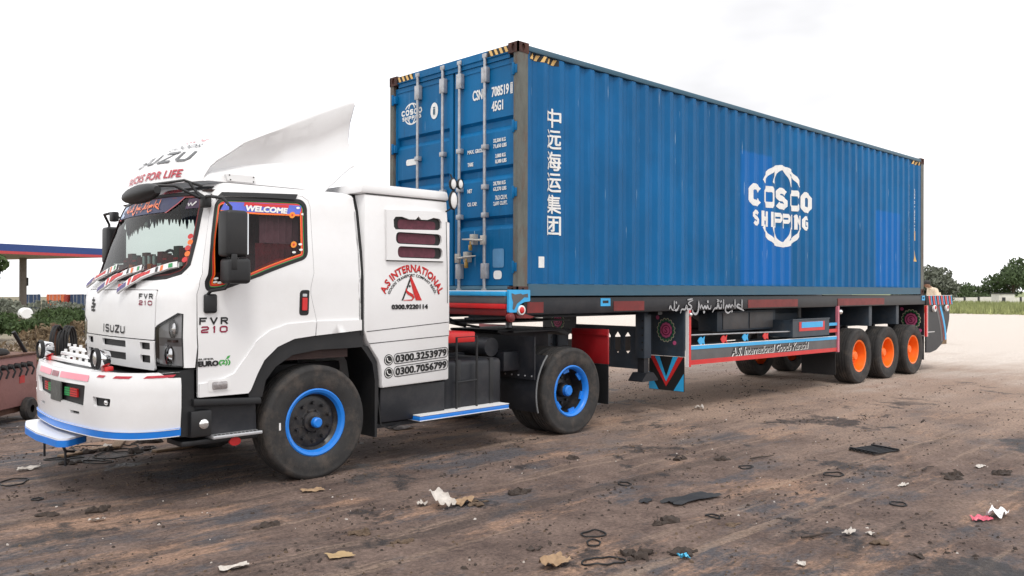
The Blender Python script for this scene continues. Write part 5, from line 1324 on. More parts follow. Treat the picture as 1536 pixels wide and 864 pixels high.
    g = G(); g.prism([(-3.88, -1.15), (-3.70, -1.15), (-3.70, 1.15), (-3.88, 1.15), (-4.30, .85), (-4.36, 0), (-4.30, -.85)], 'z', .96, 1.0); g.mk('bumper_shelf', BLACK, bp, smooth=0)
    # ornaments on the bumper: tiered white crown, round lamps
    for k, (y0, y1, z0) in enumerate(((-.28, .80, 1.07), (-.10, .62, 1.125), (.06, .48, 1.175))):
        cr = G(); x = -4.23 + .03 * k
        cr.prism([(y0, z0), (y1, z0), (y1 - .02, z0 + .03), (y0 + .06, z0 + .03)], 'x', x, x + .03)
        o = cr.mk('crown_bar', WHITE, bp, bevel=.004)
        for q in range(5 - k):
            y = y0 + .12 + q * .16; g = G(); g.box(x + .004, x + .026, y, y + .018, z0 + .03, z0 + .055); g.mk('crown_post', WHITE2, o)
    for y in (-.66, .84):
        g = G(); c = (-4.28, y, 1.165); g.cyl((-4.30, y, 1.165), (-4.20, y, 1.165), .083, .06, n=28); lm = g.mk('round_lamp', CHROME, bp, bevel=.01)
        g = G(); g.lathe([(.078, -4.325), (.09, -4.315), (.088, -4.29), (.076, -4.30)], (0, y, 1.165), n=28, axis='x', closed=True); g.mk('lamp_ring', BLK, lm)
        g = G(); g.sphere((-4.302, y, 1.165), .075, (.25, 1, 1)); g.mk('lamp_glass', LAMP, lm)
        g = G(); g.box(-4.25, -4.18, y - .05, y + .05, 1.06, 1.10); g.mk('lamp_foot', RED, lm, bevel=.008)
    # front step board
    stp = rounded([(-4.20, .88), (-4.43, .84), (-4.52, .50), (-4.55, .05), (-4.52, -.42), (-4.46, -.47), (-4.25, -.30)], .05, 4)
    g = G(); g.prism(stp, 'z', .490, .505); sb = g.mk('front_step_board', WHITE, t, smooth=0)
    g = G(); g.prism([(x + (x + 4.3) * .02, y * 1.005) for x, y in stp], 'z', .435, .4895); g.mk('board_edge', BLUE, sb, smooth=0)
    for y in (.55, -.05):
        g = G(); g.tube([(-4.40, y, .45), (-4.35, y, .33), (-4.25, y + .1, .30)], .012, 6); g.tube([(-4.35, y, .33), (-4.35, y, .20)], .010, 6); g.mk('hanger_rod', CHAS, sb)
    # ---- mirrors
    for s in (1, -1):
        def Q(x, y, z): return (x, s * y, z)
        g = G(); pts = [Q(-3.53, -1.03, 2.47), Q(-3.58, -1.12, 2.52), Q(-3.60, -1.25, 2.51), Q(-3.55, -1.36, 2.49), Q(-3.50, -1.40, 2.42), Q(-3.50, -1.40, 1.80), Q(-3.53, -1.36, 1.745), Q(-3.60, -1.25, 1.725), Q(-3.61, -1.19, 1.68)]
        g.tube(pts, .014, 8); ma = g.mk('mirror_arm', BLACK, t)
        g = G(); g.box(-3.56, -3.37, s * -1.46, s * -1.28, 2.008, 2.392); g.mk('mirror_housing', BLACK, ma, bevel=.03, seg=3)
        g = G(); g.box(-3.54, -3.345, s * -1.47, s * -1.27, 1.785, 1.998); g.mk('wide_mirror_housing', BLACK, ma, bevel=.035, seg=3)
        g = G(); g.box(-3.375, -3.362, s * -1.44, s * -1.30, 2.03, 2.37); g.mk('mirror_glass', CHROME, ma)
        g = G(); g.box(-3.525, -3.475, s * -1.475, s * -1.455, 1.90, 2.03); g.mk('mirror_clamp', BLACK, ma, bevel=.008)
        g = G(); g.box(-3.64, -3.53, s * -1.235, s * -1.185, 1.54, 1.70); g.mk('mirror_bracket', BLACK, ma, bevel=.02, seg=3)
        g = G(); g.box(-3.60, -3.53, s * -1.12, s * -1.02, 2.43, 2.53); g.mk('mirror_bracket', BLACK, ma, bevel=.015)
    g = G(); secs = []
    for k in range(11):
        y = -.30 - .72 * k / 10; rr = math.sin(math.pi * (k + .35) / 10.7) ** .45
        secs.append([Vector((-3.95 + .085 * rr * math.cos(a), y, 2.535 + .02 * k / 10 + (.075 + .01 * k / 10) * rr * math.sin(a))) for a in [2 * math.pi * i / 16 for i in range(16)]])
    g.loft(secs); fm = g.mk('front_mirror', BLACK, t, smooth=60)
    g = G(); g.tube([(-3.93, -.92, 2.60), (-3.80, -1.00, 2.60), (-3.56, -1.02, 2.50)], .012, 8); g.tube([(-3.92, -.80, 2.615), (-3.70, -.95, 2.66), (-3.55, -.97, 2.62)], .012, 8); g.tube([(-3.66, -.96, 2.645), (-3.57, -1.02, 2.50)], .012, 8); g.mk('mirror_stay', BLACK, fm)
    # ---- roof: black visor strip, red slogan, deflector
    flat('roof_strip', *ribbon2d([(.30, 2.618), (.6, 2.62), (.9, 2.62), (1.02, 2.615)], .03), CF, BLACK, cab, off=.006)
    letter('lettering', 'A.S. GOODS', CF, (.26, .62, 2.598, 2.632), MATS['marker_red'], cab, off=.006, bold=.02, res=2)
    deflector(t)
    # ---- sleeper box
    by = -1.2
    poly = [(-2.045, 2.665), (-2.045, 1.345), (-2.01, 1.25), (-1.955, 1.16), (-1.88, 1.06), (-1.845, .97), (-1.835, .775), (-.985, .80), (-.985, 2.20), (-1.02, 2.665)]
    g = G(); g.prism(poly, 'y', -1.2, 1.2); bx = g.mk('sleeper_box', WHITE, t, bevel=.018, seg=2)
    g = G(); g.prism([(-2.10, 2.668), (-1.005, 2.668), (-1.0, 2.70), (-1.02, 2.765), (-2.08, 2.765)], 'y', -1.21, 1.21); g.mk('box_roof', WHITE, bx, bevel=.02, seg=2)
    g = G(); g.prism([(-lerp_table(WD, z) + .01, z) for z in (1.3, 1.85, 2.1, 2.5, 2.66)] + [(lerp_table(WD, z) - .01, z) for z in (2.66, 2.5, 2.1, 1.85, 1.3)], 'x', -2.082, -2.046); g.mk('gap_gasket', BLK, t, smooth=0)
    SB = SY(by - .0005)
    for a_, b_, z0, z1 in ((-2.02, -.99, 1.335, 1.402), (-1.99, -.99, 1.218, 1.262)):
        flat('panel_seam', *ribbon2d([(a_, z0), (b_, z1)], .007), SB, BLK, bx, off=.002)
    flat('roof_seam', *ribbon2d([(-2.04, 2.662), (-1.03, 2.662)], .010), SB, BLK, bx, off=.002)
    g = G(); g.box(-.984, -.955, -1.17, -1.13, 1.25, 2.45); g.mk('rear_flange', WHITE, bx, bevel=.008)
    flat('edge_seam', *ribbon2d([(-1.03, 2.45), (-1.015, 2.0), (-1.01, 1.6)], .008), SB, BLK, bx, off=.002)
    # louvre panel
    def stad(x0, x1, z0, z1): return rounded([(x0, z0), (x1, z0), (x1, z1), (x0, z1)], (z1 - z0) * .45, 6)
    top = [(-1.72, 2.36), (-1.70, 2.335), (-1.14, 2.355), (-1.115, 2.38), (-1.115, 2.44), (-1.14, 2.472), (-1.22, 2.478), (-1.30, 2.452), (-1.38, 2.450), (-1.415, 2.482), (-1.45, 2.447), (-1.53, 2.444), (-1.62, 2.466), (-1.70, 2.46), (-1.725, 2.43)]
    ops = [top, stad(-1.695, -1.112, 2.195, 2.312), stad(-1.672, -1.10, 2.058, 2.172)]
    vp = patch(SB, [(-1.80, 2.03), (-1.075, 2.035), (-1.09, 2.55), (-1.81, 2.525)], ops, step=9, off=.028, depth=.027).mk('louvre_panel', WHITE, bx, smooth=0)
    patch(SB, [(-1.79, 2.04), (-1.085, 2.045), (-1.10, 2.54), (-1.80, 2.515)], step=9, off=.002).mk('louvre_back', BLK, vp, smooth=0)
    for z0, z1 in ((2.345, 2.44), (2.205, 2.302), (2.068, 2.162)):
        patch(SB, stad(-1.66, -1.18, z0, z1), step=9, off=.006).mk('curtain_pane', mat('plum_curtain', (.10, .022, .038), .7, var=.3, vscale=20), vp, smooth=0)
    flat('panel_shadow_gap', *ribbon2d([(-1.79, 2.024), (-1.075, 2.029)], .008), SB, BLK, bx, off=.003)
    # company sign
    cx, cz, R = -1.465, 1.555, .375
    def arc(rr):
        return lambda u, v: (cx + (rr + v) * math.sin(u), cz + (rr + v) * math.cos(u))
    redl = mat('sign_red', (.55, .012, .012), .45, var=.25, vscale=30)
    for body, rr, h, sp, m, bd in (('A.S INTERNATIONAL', .365, .075, 1.18, redl, .035), ('GOODS TRANSPORT COMPANY REGD.', .315, .030, 1.12, BLK, .03)):
        vs, fs = text2d(body, bd, 0, 1.05, 3); vs = fit(vs, -sp, sp, 0, h)
        flat('lettering', [arc(rr)(*p) for p in vs], fs, SB, m, bx, off=.003)
    vs, fs = text2d('A.S INTERNATIONAL', .01, 0, 1.05, 3); vs = fit(vs, -1.18 + .008, 1.18 + .008, -.008, .067); flat('lettering_shadow', [arc(.365)(*p) for p in vs], fs, SB, BLK, bx, off=.0015)
    patch(SB, [(-1.49, 1.885), (-1.605, 1.632), (-1.585, 1.632), (-1.485, 1.85)], step=9, off=.003).mk('emblem_leg', BLK, bx, smooth=0)
    patch(SB, [(-1.49, 1.885), (-1.35, 1.632), (-1.425, 1.632), (-1.455, 1.70), (-1.50, 1.845)], step=9, off=.004).mk('emblem_leg', redl, bx, smooth=0)
    v, f = ribbon2d([(-1.545, 1.755), (-1.55, 1.73), (-1.52, 1.705), (-1.475, 1.685), (-1.455, 1.66), (-1.475, 1.637), (-1.58, 1.634)], [.012, .02, .03, .03, .024, .012, .006]); flat('emblem_curve', v, f, SB, redl, bx, off=.005)
    patch(SB, circle(-1.503, 1.775, .012, 10), step=9, off=.003).mk('emblem_dot', BLK, bx, smooth=0)
    letter('lettering', '0300.9220114', SB, (-1.725, -1.275, 1.548, 1.590), BLK, bx, bold=0, heavy=.0045)
    for z, body in ((1.015, '0300.3253979'), (.888, '0300.7056799')):
        k = .018
        def tilt(u, v, z=z): return (u, v + (u + 1.4) * .055)
        ro = stad(-1.70, -1.0, z, z + .108); ri = inset(ro, .007)
        ring(SB, [tilt(*p) for p in ro], [tilt(*p) for p in ri], .003, step=9).mk('number_frame', BLK, bx, smooth=0)
        letter('lettering', body, SB, (-1.675, -1.025, z + .02, z + .088), BLK, bx, bold=0, heavy=.005, mp=tilt)
        c = tilt(-1.76, z + .054)
        patch(SB, circle(c[0], c[1], .055, 24), step=9, off=.003).mk('phone_disc', BLK, bx, smooth=0)
        ring(SB, circle(c[0], c[1], .046), circle(c[0], c[1], .040), .0045, step=9).mk('phone_ring', WLET, bx, smooth=0)
        v, f = ribbon2d([(c[0] - .018, c[1] + .02), (c[0] - .014, c[1] - .004), (c[0] + .006, c[1] - .018), (c[0] + .022, c[1] - .016)], [.014, .008, .008, .014]); flat('phone_mark', v, f, SB, WLET, bx, off=.0045)
    # working mirrors on the box corner
    g = G(); g.tube([(-1.04, -1.19, 2.55), (-.975, -1.24, 2.60), (-.965, -1.24, 2.86), (-.99, -1.22, 2.95)], .009, 8); wm = g.mk('mirror_stalk', BLK, bx)
    for c, r, sc in (((-.985, -1.255, 2.845), .062, (.7, .35, 1)), ((-.87, -1.235, 2.855), .055, (.7, .4, 1)), ((-.985, -1.26, 2.672), .085, (.62, .3, 1.15))):
        g = G(); g.sphere(c, r, sc); g.mk('round_mirror', WHITE2, wm)
        g = G(); g.lathe([(r * .92, -.02), (r * 1.06, 0), (r * .92, .02)], c, n=20); g.v = [(c[0] + (x - c[0]) * sc[0], y, c[2] + (z - c[2]) * sc[2]) for x, y, z in g.v]; g.mk('mirror_rim', BLK, wm)
    # ---- underbody
    for s in (-1, 1):
        g = G(); g.box(-3.6, 1.95, s * .39, s * .46, .74, 1.0); g.mk('chassis_rail', CHAS, t, bevel=.006)
    for x in (-3.3, -1.6, -.4, .9, 1.7):
        g = G(); g.box(x, x + .1, -.389, .389, .76, .96); g.mk('crossmember', CHAS, t)
    g = G(); g.box(-3.5, -2.3, -.38, .38, .45, .95); g.cyl((-2.3, 0, .68), (-1.3, 0, .66), .16); g.cyl((-1.3, 0, .66), (.95, 0, .54), .05); g.mk('engine_and_shaft', CHAS, t, bevel=.02)
    g = G(); g.cyl((-2.56, -.9, .52), (-2.56, .9, .52), .06); g.mk('front_axle', CHAS, t)
    g = G(); g.cyl((.97, -.95, .52), (.97, .95, .52), .09); g.sphere((.97, 0, .52), .22); g.mk('drive_axle', CHAS, t)
    for s in (-1, 1):
        for x, l in ((-2.56, .7), (.97, .75)):
            g = G()
            for k in range(4): g.box(x - l + k * .12, x + l - k * .12, s * .40, s * .48, .60 + k * .022, .621 + k * .022)
            g.mk('leaf_spring', CHAS, t)
    # front wheels
    def fw(loc):
        hub = G(); hub.lathe([(0, -.115), (.05, -.115), (.055, -.105), (.055, -.08), (.09, -.075), (.10, -.05), (.12, -.045), (.19, -.06), (.235, -.045), (.25, -.06), (.262, -.075), (.27, .02)], n=48); nuts(hub, .175, -.058, 10, .019, .035); nuts(hub, .105, -.05, 8, .01, .015)
        rim = G(); rim.lathe([(.258, -.085), (.275, -.118), (.30, -.130), (.312, -.122), (.312, -.105), (.27, .10)], n=56)
        cap = G(); cap.lathe([(0, -.165), (.035, -.165), (.046, -.155), (.048, -.115)], n=24)
        lab = G(); lab.box(-.385, -.368, -.143, -.139, -.03, .035)
        return wheel('wheel', loc, t, .285, .525, .302, hub, mat('hub_black', (.018, .018, .02), .4, var=.3, dirt=DUST, dirt_amt=.25, dirt_scale=12), rim, BLUE, (('hub_cap', cap, BLUE), ('tyre_label', lab, WHITE2)))
    w0 = fw(Vector((-2.56, -1.06, .518)))
    c = copy_tree(w0, t, Vector((-2.56, 1.06, .518)) - WL[t.name]); c.rotation_euler = (0, 0, math.pi)
    def dw(loc):
        hub = G(); hub.lathe([(0, -.03), (.07, -.03), (.085, -.01), (.09, .06), (.20, .075), (.245, .09), (.255, .12)], n=48); nuts(hub, .155, .07, 10, .019, .035)
        rim = G(); rim.lathe([(.262, -.06), (.268, -.10), (.285, -.125), (.30, -.132), (.313, -.122), (.312, -.105), (.275, -.055)], n=56); bar = G(); bar.lathe([(.246, .12), (.252, .0), (.261, -.062), (.275, -.056), (.272, .12)], n=56)
        for k in range(6):
            a = 2 * math.pi * (k + .3) / 6; rim.box(.222, .268, -.075, -.055, -.05, .05); 
            R = Matrix.Rotation(a, 3, 'Y'); rim.v[-8:] = [tuple(R @ Vector(p)) for p in rim.v[-8:]]
        cap = G(); cap.lathe([(0, -.085), (.05, -.085), (.066, -.072), (.068, -.02)], n=24)
        o = wheel('wheel', loc, t, .285, .525, .302, hub, MATS['hub_black'], rim, BLUE, (('hub_cap', cap, BLUE), ('rim_barrel', bar, MATS['hub_black'])))
        return o
    w1 = dw(Vector((.97, -1.06, .518)))
    c = copy_tree(w1, t, Vector((.97, 1.06, .518)) - WL[t.name]); c.rotation_euler = (0, 0, math.pi)
    for y in (-.735, .735):
        hub = G(); hub.lathe([(.0, .0), (.2, .0), (.25, .05)], n=32); rim = G(); rim.lathe([(.25, .05), (.27, .12), (.305, .12)], n=40)
        wheel('wheel', Vector((.97, y, .518)), t, .285, .525, .302, hub, CHAS, rim, BLUE)
    # front wheel arch liner and flap
    for s in (-1, 1):
        outer = [(-3.225, .80), (-3.23, .86), (-3.155, 1.01), (-3.095, 1.122), (-2.97, 1.233), (-2.806, 1.297), (-2.53, 1.318), (-2.05, 1.345)]
        inner = [(-3.10, .80), (-3.065, .944), (-2.97, 1.055), (-2.805, 1.150), (-2.53, 1.185), (-2.22, 1.185), (-2.05, 1.19)]
        g = G(); g.prism(outer + inner[::-1], 'y', s * 1.186, s * .78); g.mk('wheel_arch', BLACK, t, smooth=30)
        g = G(); g.prism([(-2.06, 1.19), (-1.98, 1.19), (-1.88, 1.04), (-1.855, .86), (-1.875, .30), (-1.90, .30), (-1.90, .86), (-1.93, 1.02), (-2.0, 1.12)], 'y', s * 1.17, s * .72); g.mk('mud_flap', BLACK, t, smooth=30)
        # lower step panel
        g = G(); g.prism([(-3.72, .835), (-3.12, .80), (-3.11, .74), (-3.72, .775)], 'y', s * 1.205, s * .8); stp_ = g.mk('step_housing', BLACK, t, bevel=.01)
        g = G(); g.prism([(-3.70, .772), (-3.13, .738), (-3.12, .50), (-3.72, .505)], 'y', s * 1.12, s * .8); g.mk('step_recess', CHAS, stp_)
        g = G(); g.box(-3.745, -3.565, s * 1.21, s * 1.0, .515, .735); fgb = g.mk('step_lamp_box', BLACK, stp_, bevel=.015)
        g = G(); g.sphere((-3.635, s * 1.212, .622), .042, (1, .35, 1)); g.mk('step_lamp', LAMP, fgb)
        g = G(); g.box(-3.56, -3.115, s * 1.225, s * 1.03, .485, .512); tr_ = g.mk('step_tread', SILV, stp_, bevel=.005)
        for k in range(12):
            for q in range(2):
                g = G(); x = -3.54 + k * .036; y = s * (1.19 - q * .08); g.box(x, x + .02, y - .012, y + .012, .5122, .5155); g.mk('tread_stud', BLK, tr_)
        g = G(); g.box(-3.80, -3.12, s * 1.15, s * .85, .44, .484); g.mk('lower_step', BLACK, stp_, bevel=.01)
        patch(SY(-1.155) if s < 0 else (lambda u, v, o: (u, 1.155 + o, v)), circle(-3.335, .435, .052, 20, .036), step=9, off=.004, depth=.02).mk('reflector', RED, stp_, smooth=0)
        g = G(); g.prism([(-3.86, 1.06), (-3.70, 1.085), (-3.695, .52), (-3.84, .53)], 'y', s * 1.16, s * .8); g.mk('corner_valance', BLACK, t, smooth=30)
    # tanks, boxes and painted side step between the axles
    g = G(); g.box(-1.80, -.97, -1.12, -.55, .42, .775); g.mk('battery_box', CHAS, t, bevel=.015)
    g = G(); g.box(-.955, -.10, -1.08, -.50, .44, .975); tk = g.mk('fuel_tank', CHAS, t, bevel=.05, seg=3)
    for x in (-.78, -.30):
        g = G(); g.box(x, x + .06, -1.088, -.48, .43, .985); g.mk('tank_strap', BLACK, tk, bevel=.008)
    g = G(); g.box(-.96, -.42, -.98, -.50, 1.16, 1.275); g.mk('red_air_box', RED, t, bevel=.012)
    g = G(); g.tube([(-.82, -1.13, .46), (-.82, -1.13, 1.23), (-.53, -1.13, 1.235), (-.53, -1.13, .46)], .013, 8); g.tube([(-.82, -1.13, .75), (-.53, -1.13, .76)], .012, 8); g.mk('ladder', BLACK, t)
    g = G(); g.prism([(-1.395, .405), (-.14, .418), (-.14, .465), (-1.395, .452)], 'y', -1.235, -1.0); st_ = g.mk('side_step', BLUE, t, bevel=.008)
    for o0 in (.003, -.047):
        g = G(); g.prism([(-1.394, .453 + o0), (-.141, .466 + o0), (-.141, .474 + o0), (-1.394, .461 + o0)], 'y', -1.238, -1.0); g.mk('step_edge', WHITE2, st_)
    g = G(); g.box(-1.85, -.10, -1.05, -.5, .36, .40); g.mk('underframe', CHAS, t)
    g = G(); g.tube([(-1.82, -1.1, .70), (-1.80, -1.13, .40), (-1.70, -1.13, .36), (-1.55, -1.10, .38)], .009, 6); g.mk('hanging_hose', BLK, t)
    g = G(); g.cyl((-.05, -.85, 1.08), (-.05, .2, 1.08), .11, n=18); g.mk('air_tank', CHAS, t)
    g = G(); g.box(.05, .30, -.95, -.5, .80, 1.02); g.tube([(-.6, -.3, 1.3), (-.3, -.35, 1.42), (0, -.2, 1.33), (.3, -.25, 1.28)], .016, 6); g.tube([(-.7, -.1, 1.32), (-.4, -.1, 1.46), (-.1, 0, 1.36), (.3, 0, 1.28)], .016, 6); g.mk('brake_gear', CHAS, t, bevel=.01)
    # fifth wheel
    g = G(); g.prism([(.45, 1.245), (1.55, 1.245), (1.75, 1.16), (1.72, 1.14), (1.5, 1.19), (.5, 1.19), (.42, 1.22)], 'y', -.45, .45); g.box(.6, 1.4, -.38, .38, 1.0, 1.19); g.mk('fifth_wheel', CHAS, t, smooth=0)
    # drive wheel fenders: front board, curved edge, rear flap
    for s in (-1, 1):
        g = G(); arcp = []
        for k in range(9):
            a = rad(198 - 62 * k / 8); arcp.append((.97 + .655 * math.cos(a), .52 + .655 * math.sin(a)))
        inn = [(.97 + (x - .97) * .975, .52 + (z - .52) * .975) for x, z in arcp]
        g.prism(arcp + inn[::-1], 'y', s * 1.215, s * .56); fd = g.mk('fender', CHAS, t, smooth=40)
        g = G(); g.tube([(x, s * 1.215, z) for x, z in arcp], .010, 6); g.mk('fender_edge', mat('worn_edge', (.16, .165, .17), .5), fd)
        g = G(); g.box(.30, .318, s * 1.20, s * .50, .70, 1.20); fb = g.mk('fender_board', CHAS, t)
        for k in range(6):
            g = G(); y = s * (1.16 - k * .11); g.cyl((.30, y, .74), (.292, y, .74), .010, n=8); g.mk('bolt', SILV, fb)
        g = G(); g.box(1.615, 1.64, s * 1.215, s * .60, .805, 1.245); rp = g.mk('rear_fender_panel', mat('signal_red', (.30, .008, .012), .4, var=.12, dirt=(.08, .03, .03), dirt_amt=.3), t, bevel=.006)
        g = G(); g.box(1.600, 1.6145, s * 1.21, s * .605, 1.165, 1.18); g.mk('panel_rib', MATS['signal_red'], rp)
        g = G(); g.box(1.625, 1.637, s * 1.21, s * .60, .30, .80); g.mk('mud_flap', BLACK, t)
        g = G(); g.box(.55, 1.60, s * .60, s * .50, 1.215, 1.235); g.mk('fender_stay', CHAS, t)

def cabin_dressing(t):
    rg = random.Random(4)
    pb = mat('pelmet', (.055, .028, .018), .7, var=.7, vscale=40); pn = mat('pelmet_dark', (.012, .014, .045), .7, var=.4)
    for k in range(30):                       # fringed pelmet along the top of the windscreen, deeper at the corners
        y = -.98 + k * .0676; l = .17 + .05 * abs(math.sin(k * 1.3)) + .10 * (abs(y) / .98) ** 2 + rg.uniform(0, .03); x = -3.555 + .07 * (y / .98) ** 2
        g = G(); g.add([(x, y - .036, 2.56), (x, y + .036, 2.56), (x + .02, y + .034, 2.56 - l * .8), (x + .02, y + .008, 2.56 - l), (x + .02, y - .008, 2.56 - l), (x + .02, y - .034, 2.56 - l * .8)], [(0, 5, 4, 3, 2, 1)])
        g.mk('pelmet_tassel', pn if (k // 4) % 3 == 1 else pb, t, smooth=0)
    g = G(); g.sphere((-3.52, .30, 2.36), .03); g.mk('hanging_bauble', WHITE2, t)
    # decorated rack standing on the dashboard
    for k in range(16):
        y = -1.0 + k * .125; h = .17 + .02 * (k % 3) + (.04 if k < 6 else 0)
        g = G(); g.box(-3.50, -3.46, y, y + .118, 1.885, 1.885 + h); o = g.mk('dash_ornament', (DRED, mat('ornament_olive', (.06, .06, .04), .6, var=.6, vscale=60), DRED, mat('ornament_rust', (.14, .03, .015), .6, var=.6, vscale=50))[k % 4], t)
        if k in (9, 10, 11): g = G(); g.box(-3.515, -3.501, y + .02, y + .07, 1.95, 2.06); g.mk('ornament_label', WHITE2, o)
        elif k % 2: g = G(); g.box(-3.508, -3.501, y + .01, y + .10, 2.01, 2.03); g.mk('ornament_band', ORANGE if k < 5 else RED, o)
    # curtain behind the near door window
    for x0, x1, z0, z1, m in ((-3.02, -2.62, 2.16, 2.56, mat('mauve_curtain', (.40, .20, .24), .85, var=.2, vscale=9)), (-3.06, -2.62, 1.86, 2.155, mat('crimson_curtain', (.28, .03, .045), .85, var=.35, vscale=14))):
        g = G(); n = 24; vs = []
        for i in range(n + 1):
            x = x0 + (x1 - x0) * i / n; y = -.97 + .018 * math.sin(i * 1.6); vs += [(x, y, z0), (x, y, z1)]
        g.add(vs, [(2 * i, 2 * i + 2, 2 * i + 3, 2 * i + 1) for i in range(n)]); g.mk('side_curtain', m, t, smooth=60)
    g = G(); g.tube([(-3.25, -.99, 1.72), (-3.05, -.99, 1.90), (-2.85, -.99, 1.99), (-2.60, -.99, 2.02)], .03, 8); g.mk('grab_bar', RED, t)

def deflector(t):
    tab = [(-3.70, 2.675, .90), (-3.675, 2.75, .905), (-3.62, 2.85, .905), (-3.54, 2.92, .90), (-3.38, 3.01, .895), (-3.15, 3.125, .89), (-2.90, 3.235, .88), (-2.66, 3.34, .87), (-2.33, 3.495, .86), (-2.05, 3.622, .85), (-1.965, 3.655, .845), (-1.93, 3.662, .84)]
    secs = []
    for i, (x, zs, hw) in enumerate(tab):
        zb = 2.675 if x < -2.24 else 2.675 + .30 * sstep(-2.26, -1.93, x) ** .8
        bw = (1.0 if x > -3.4 else .98) - .15 * sstep(-2.7, -1.95, x)
        hgt = max(zs - zb, .0); fl_ = max(0, min(1, hgt / .35)); pts = []
        cur = .17 * (1 - sstep(-3.7, -3.0, x))
        side = [(bw, zb), (bw - .012, zb + min(.055, hgt * .35)), (hw + .03 - .135 * fl_, zb + hgt * .40), (hw + .03 - .10 * fl_, zb + hgt * .66), (hw + .012, zs - .07 * fl_), (hw, zs - .03 * fl_), (hw - .03, zs - .004 * fl_), (hw - .09, zs + .014 * fl_)]
        topu = [.75, .5, .25, 0]
        row = [(-y, z) for y, z in side] + [(-u * hw, zs + (.014 + .06 * (1 - u * u)) * fl_) for u in topu]
        row += [(-y, z) for y, z in row[:-1]][::-1]
        secs.append([Vector((x + cur * (y / hw) ** 2 * (1 if abs(y) < hw else 1.0), y, z)) for y, z in row])
    secs = [q + [Vector((p.x + .012, p.y * .982, max(2.672, p.z - .014))) for p in q[::-1]] for q in secs]
    g = G(); g.loft(secs, closed=True, caps=True)
    d = g.mk('roof_deflector', WHITE, t, smooth=50)
    # surface of the nose for lettering: u across (near side positive), v from 0 at the base to 1 well up the slope
    def DN(u, v, o):
        k = v * 5.0; i = min(int(k), 4); f = k - i
        def P(j):
            x, zs, hw = tab[j]; y = -u * .9; w = y / hw; zz = zs + (.014 + .06 * (1 - w * w)) * max(0, min(1, (zs - 2.675) / .35)); return Vector((x + .17 * (1 - sstep(-3.7, -3.0, x)) * w * w, y, zz))
        p = P(i).lerp(P(i + 1), f); n = Vector((P(i + 1).z - P(i).z, 0, -(P(i + 1).x - P(i).x))).normalized() * -1
        if n.z < 0: n = -n
        return p + n * o
    gl = mat('silver_lettering', (.09, .095, .10), .4)
    block('lettering', 'ISUZU', DN, (-.62, .72, .40, .66), gl, d, .2, off=.006, gap=.3)
    letter('lettering', 'TRUCKS FOR LIFE', DN, (-.62, .72, .12, .27), MATS['marker_red'], d, off=.006, bold=.03)
    letter('lettering', 'A.S. GOODS', DN, (-.40, .62, .72, .80), gl, d, off=.006, bold=.01)
    letter('lettering', 'KARACHI', DN, (-.2, .5, .85, .92), MATS['marker_red'], d, off=.006, bold=.01)
    S = SY(-.992)
    p = patch(S, rounded([(-3.34, 2.685), (-3.08, 2.685), (-3.08, 2.745), (-3.36, 2.745)], .012, 3), step=9, off=.02, depth=.04).mk('access_plate', WHITE2, d, smooth=0)
    for x, z in ((-3.325, 2.735), (-3.315, 2.695), (-3.10, 2.735), (-3.10, 2.695)):
        patch(S, circle(x, z, .007, 8), step=9, off=.022).mk('screw', BLK, p, smooth=0)
build_tractor()

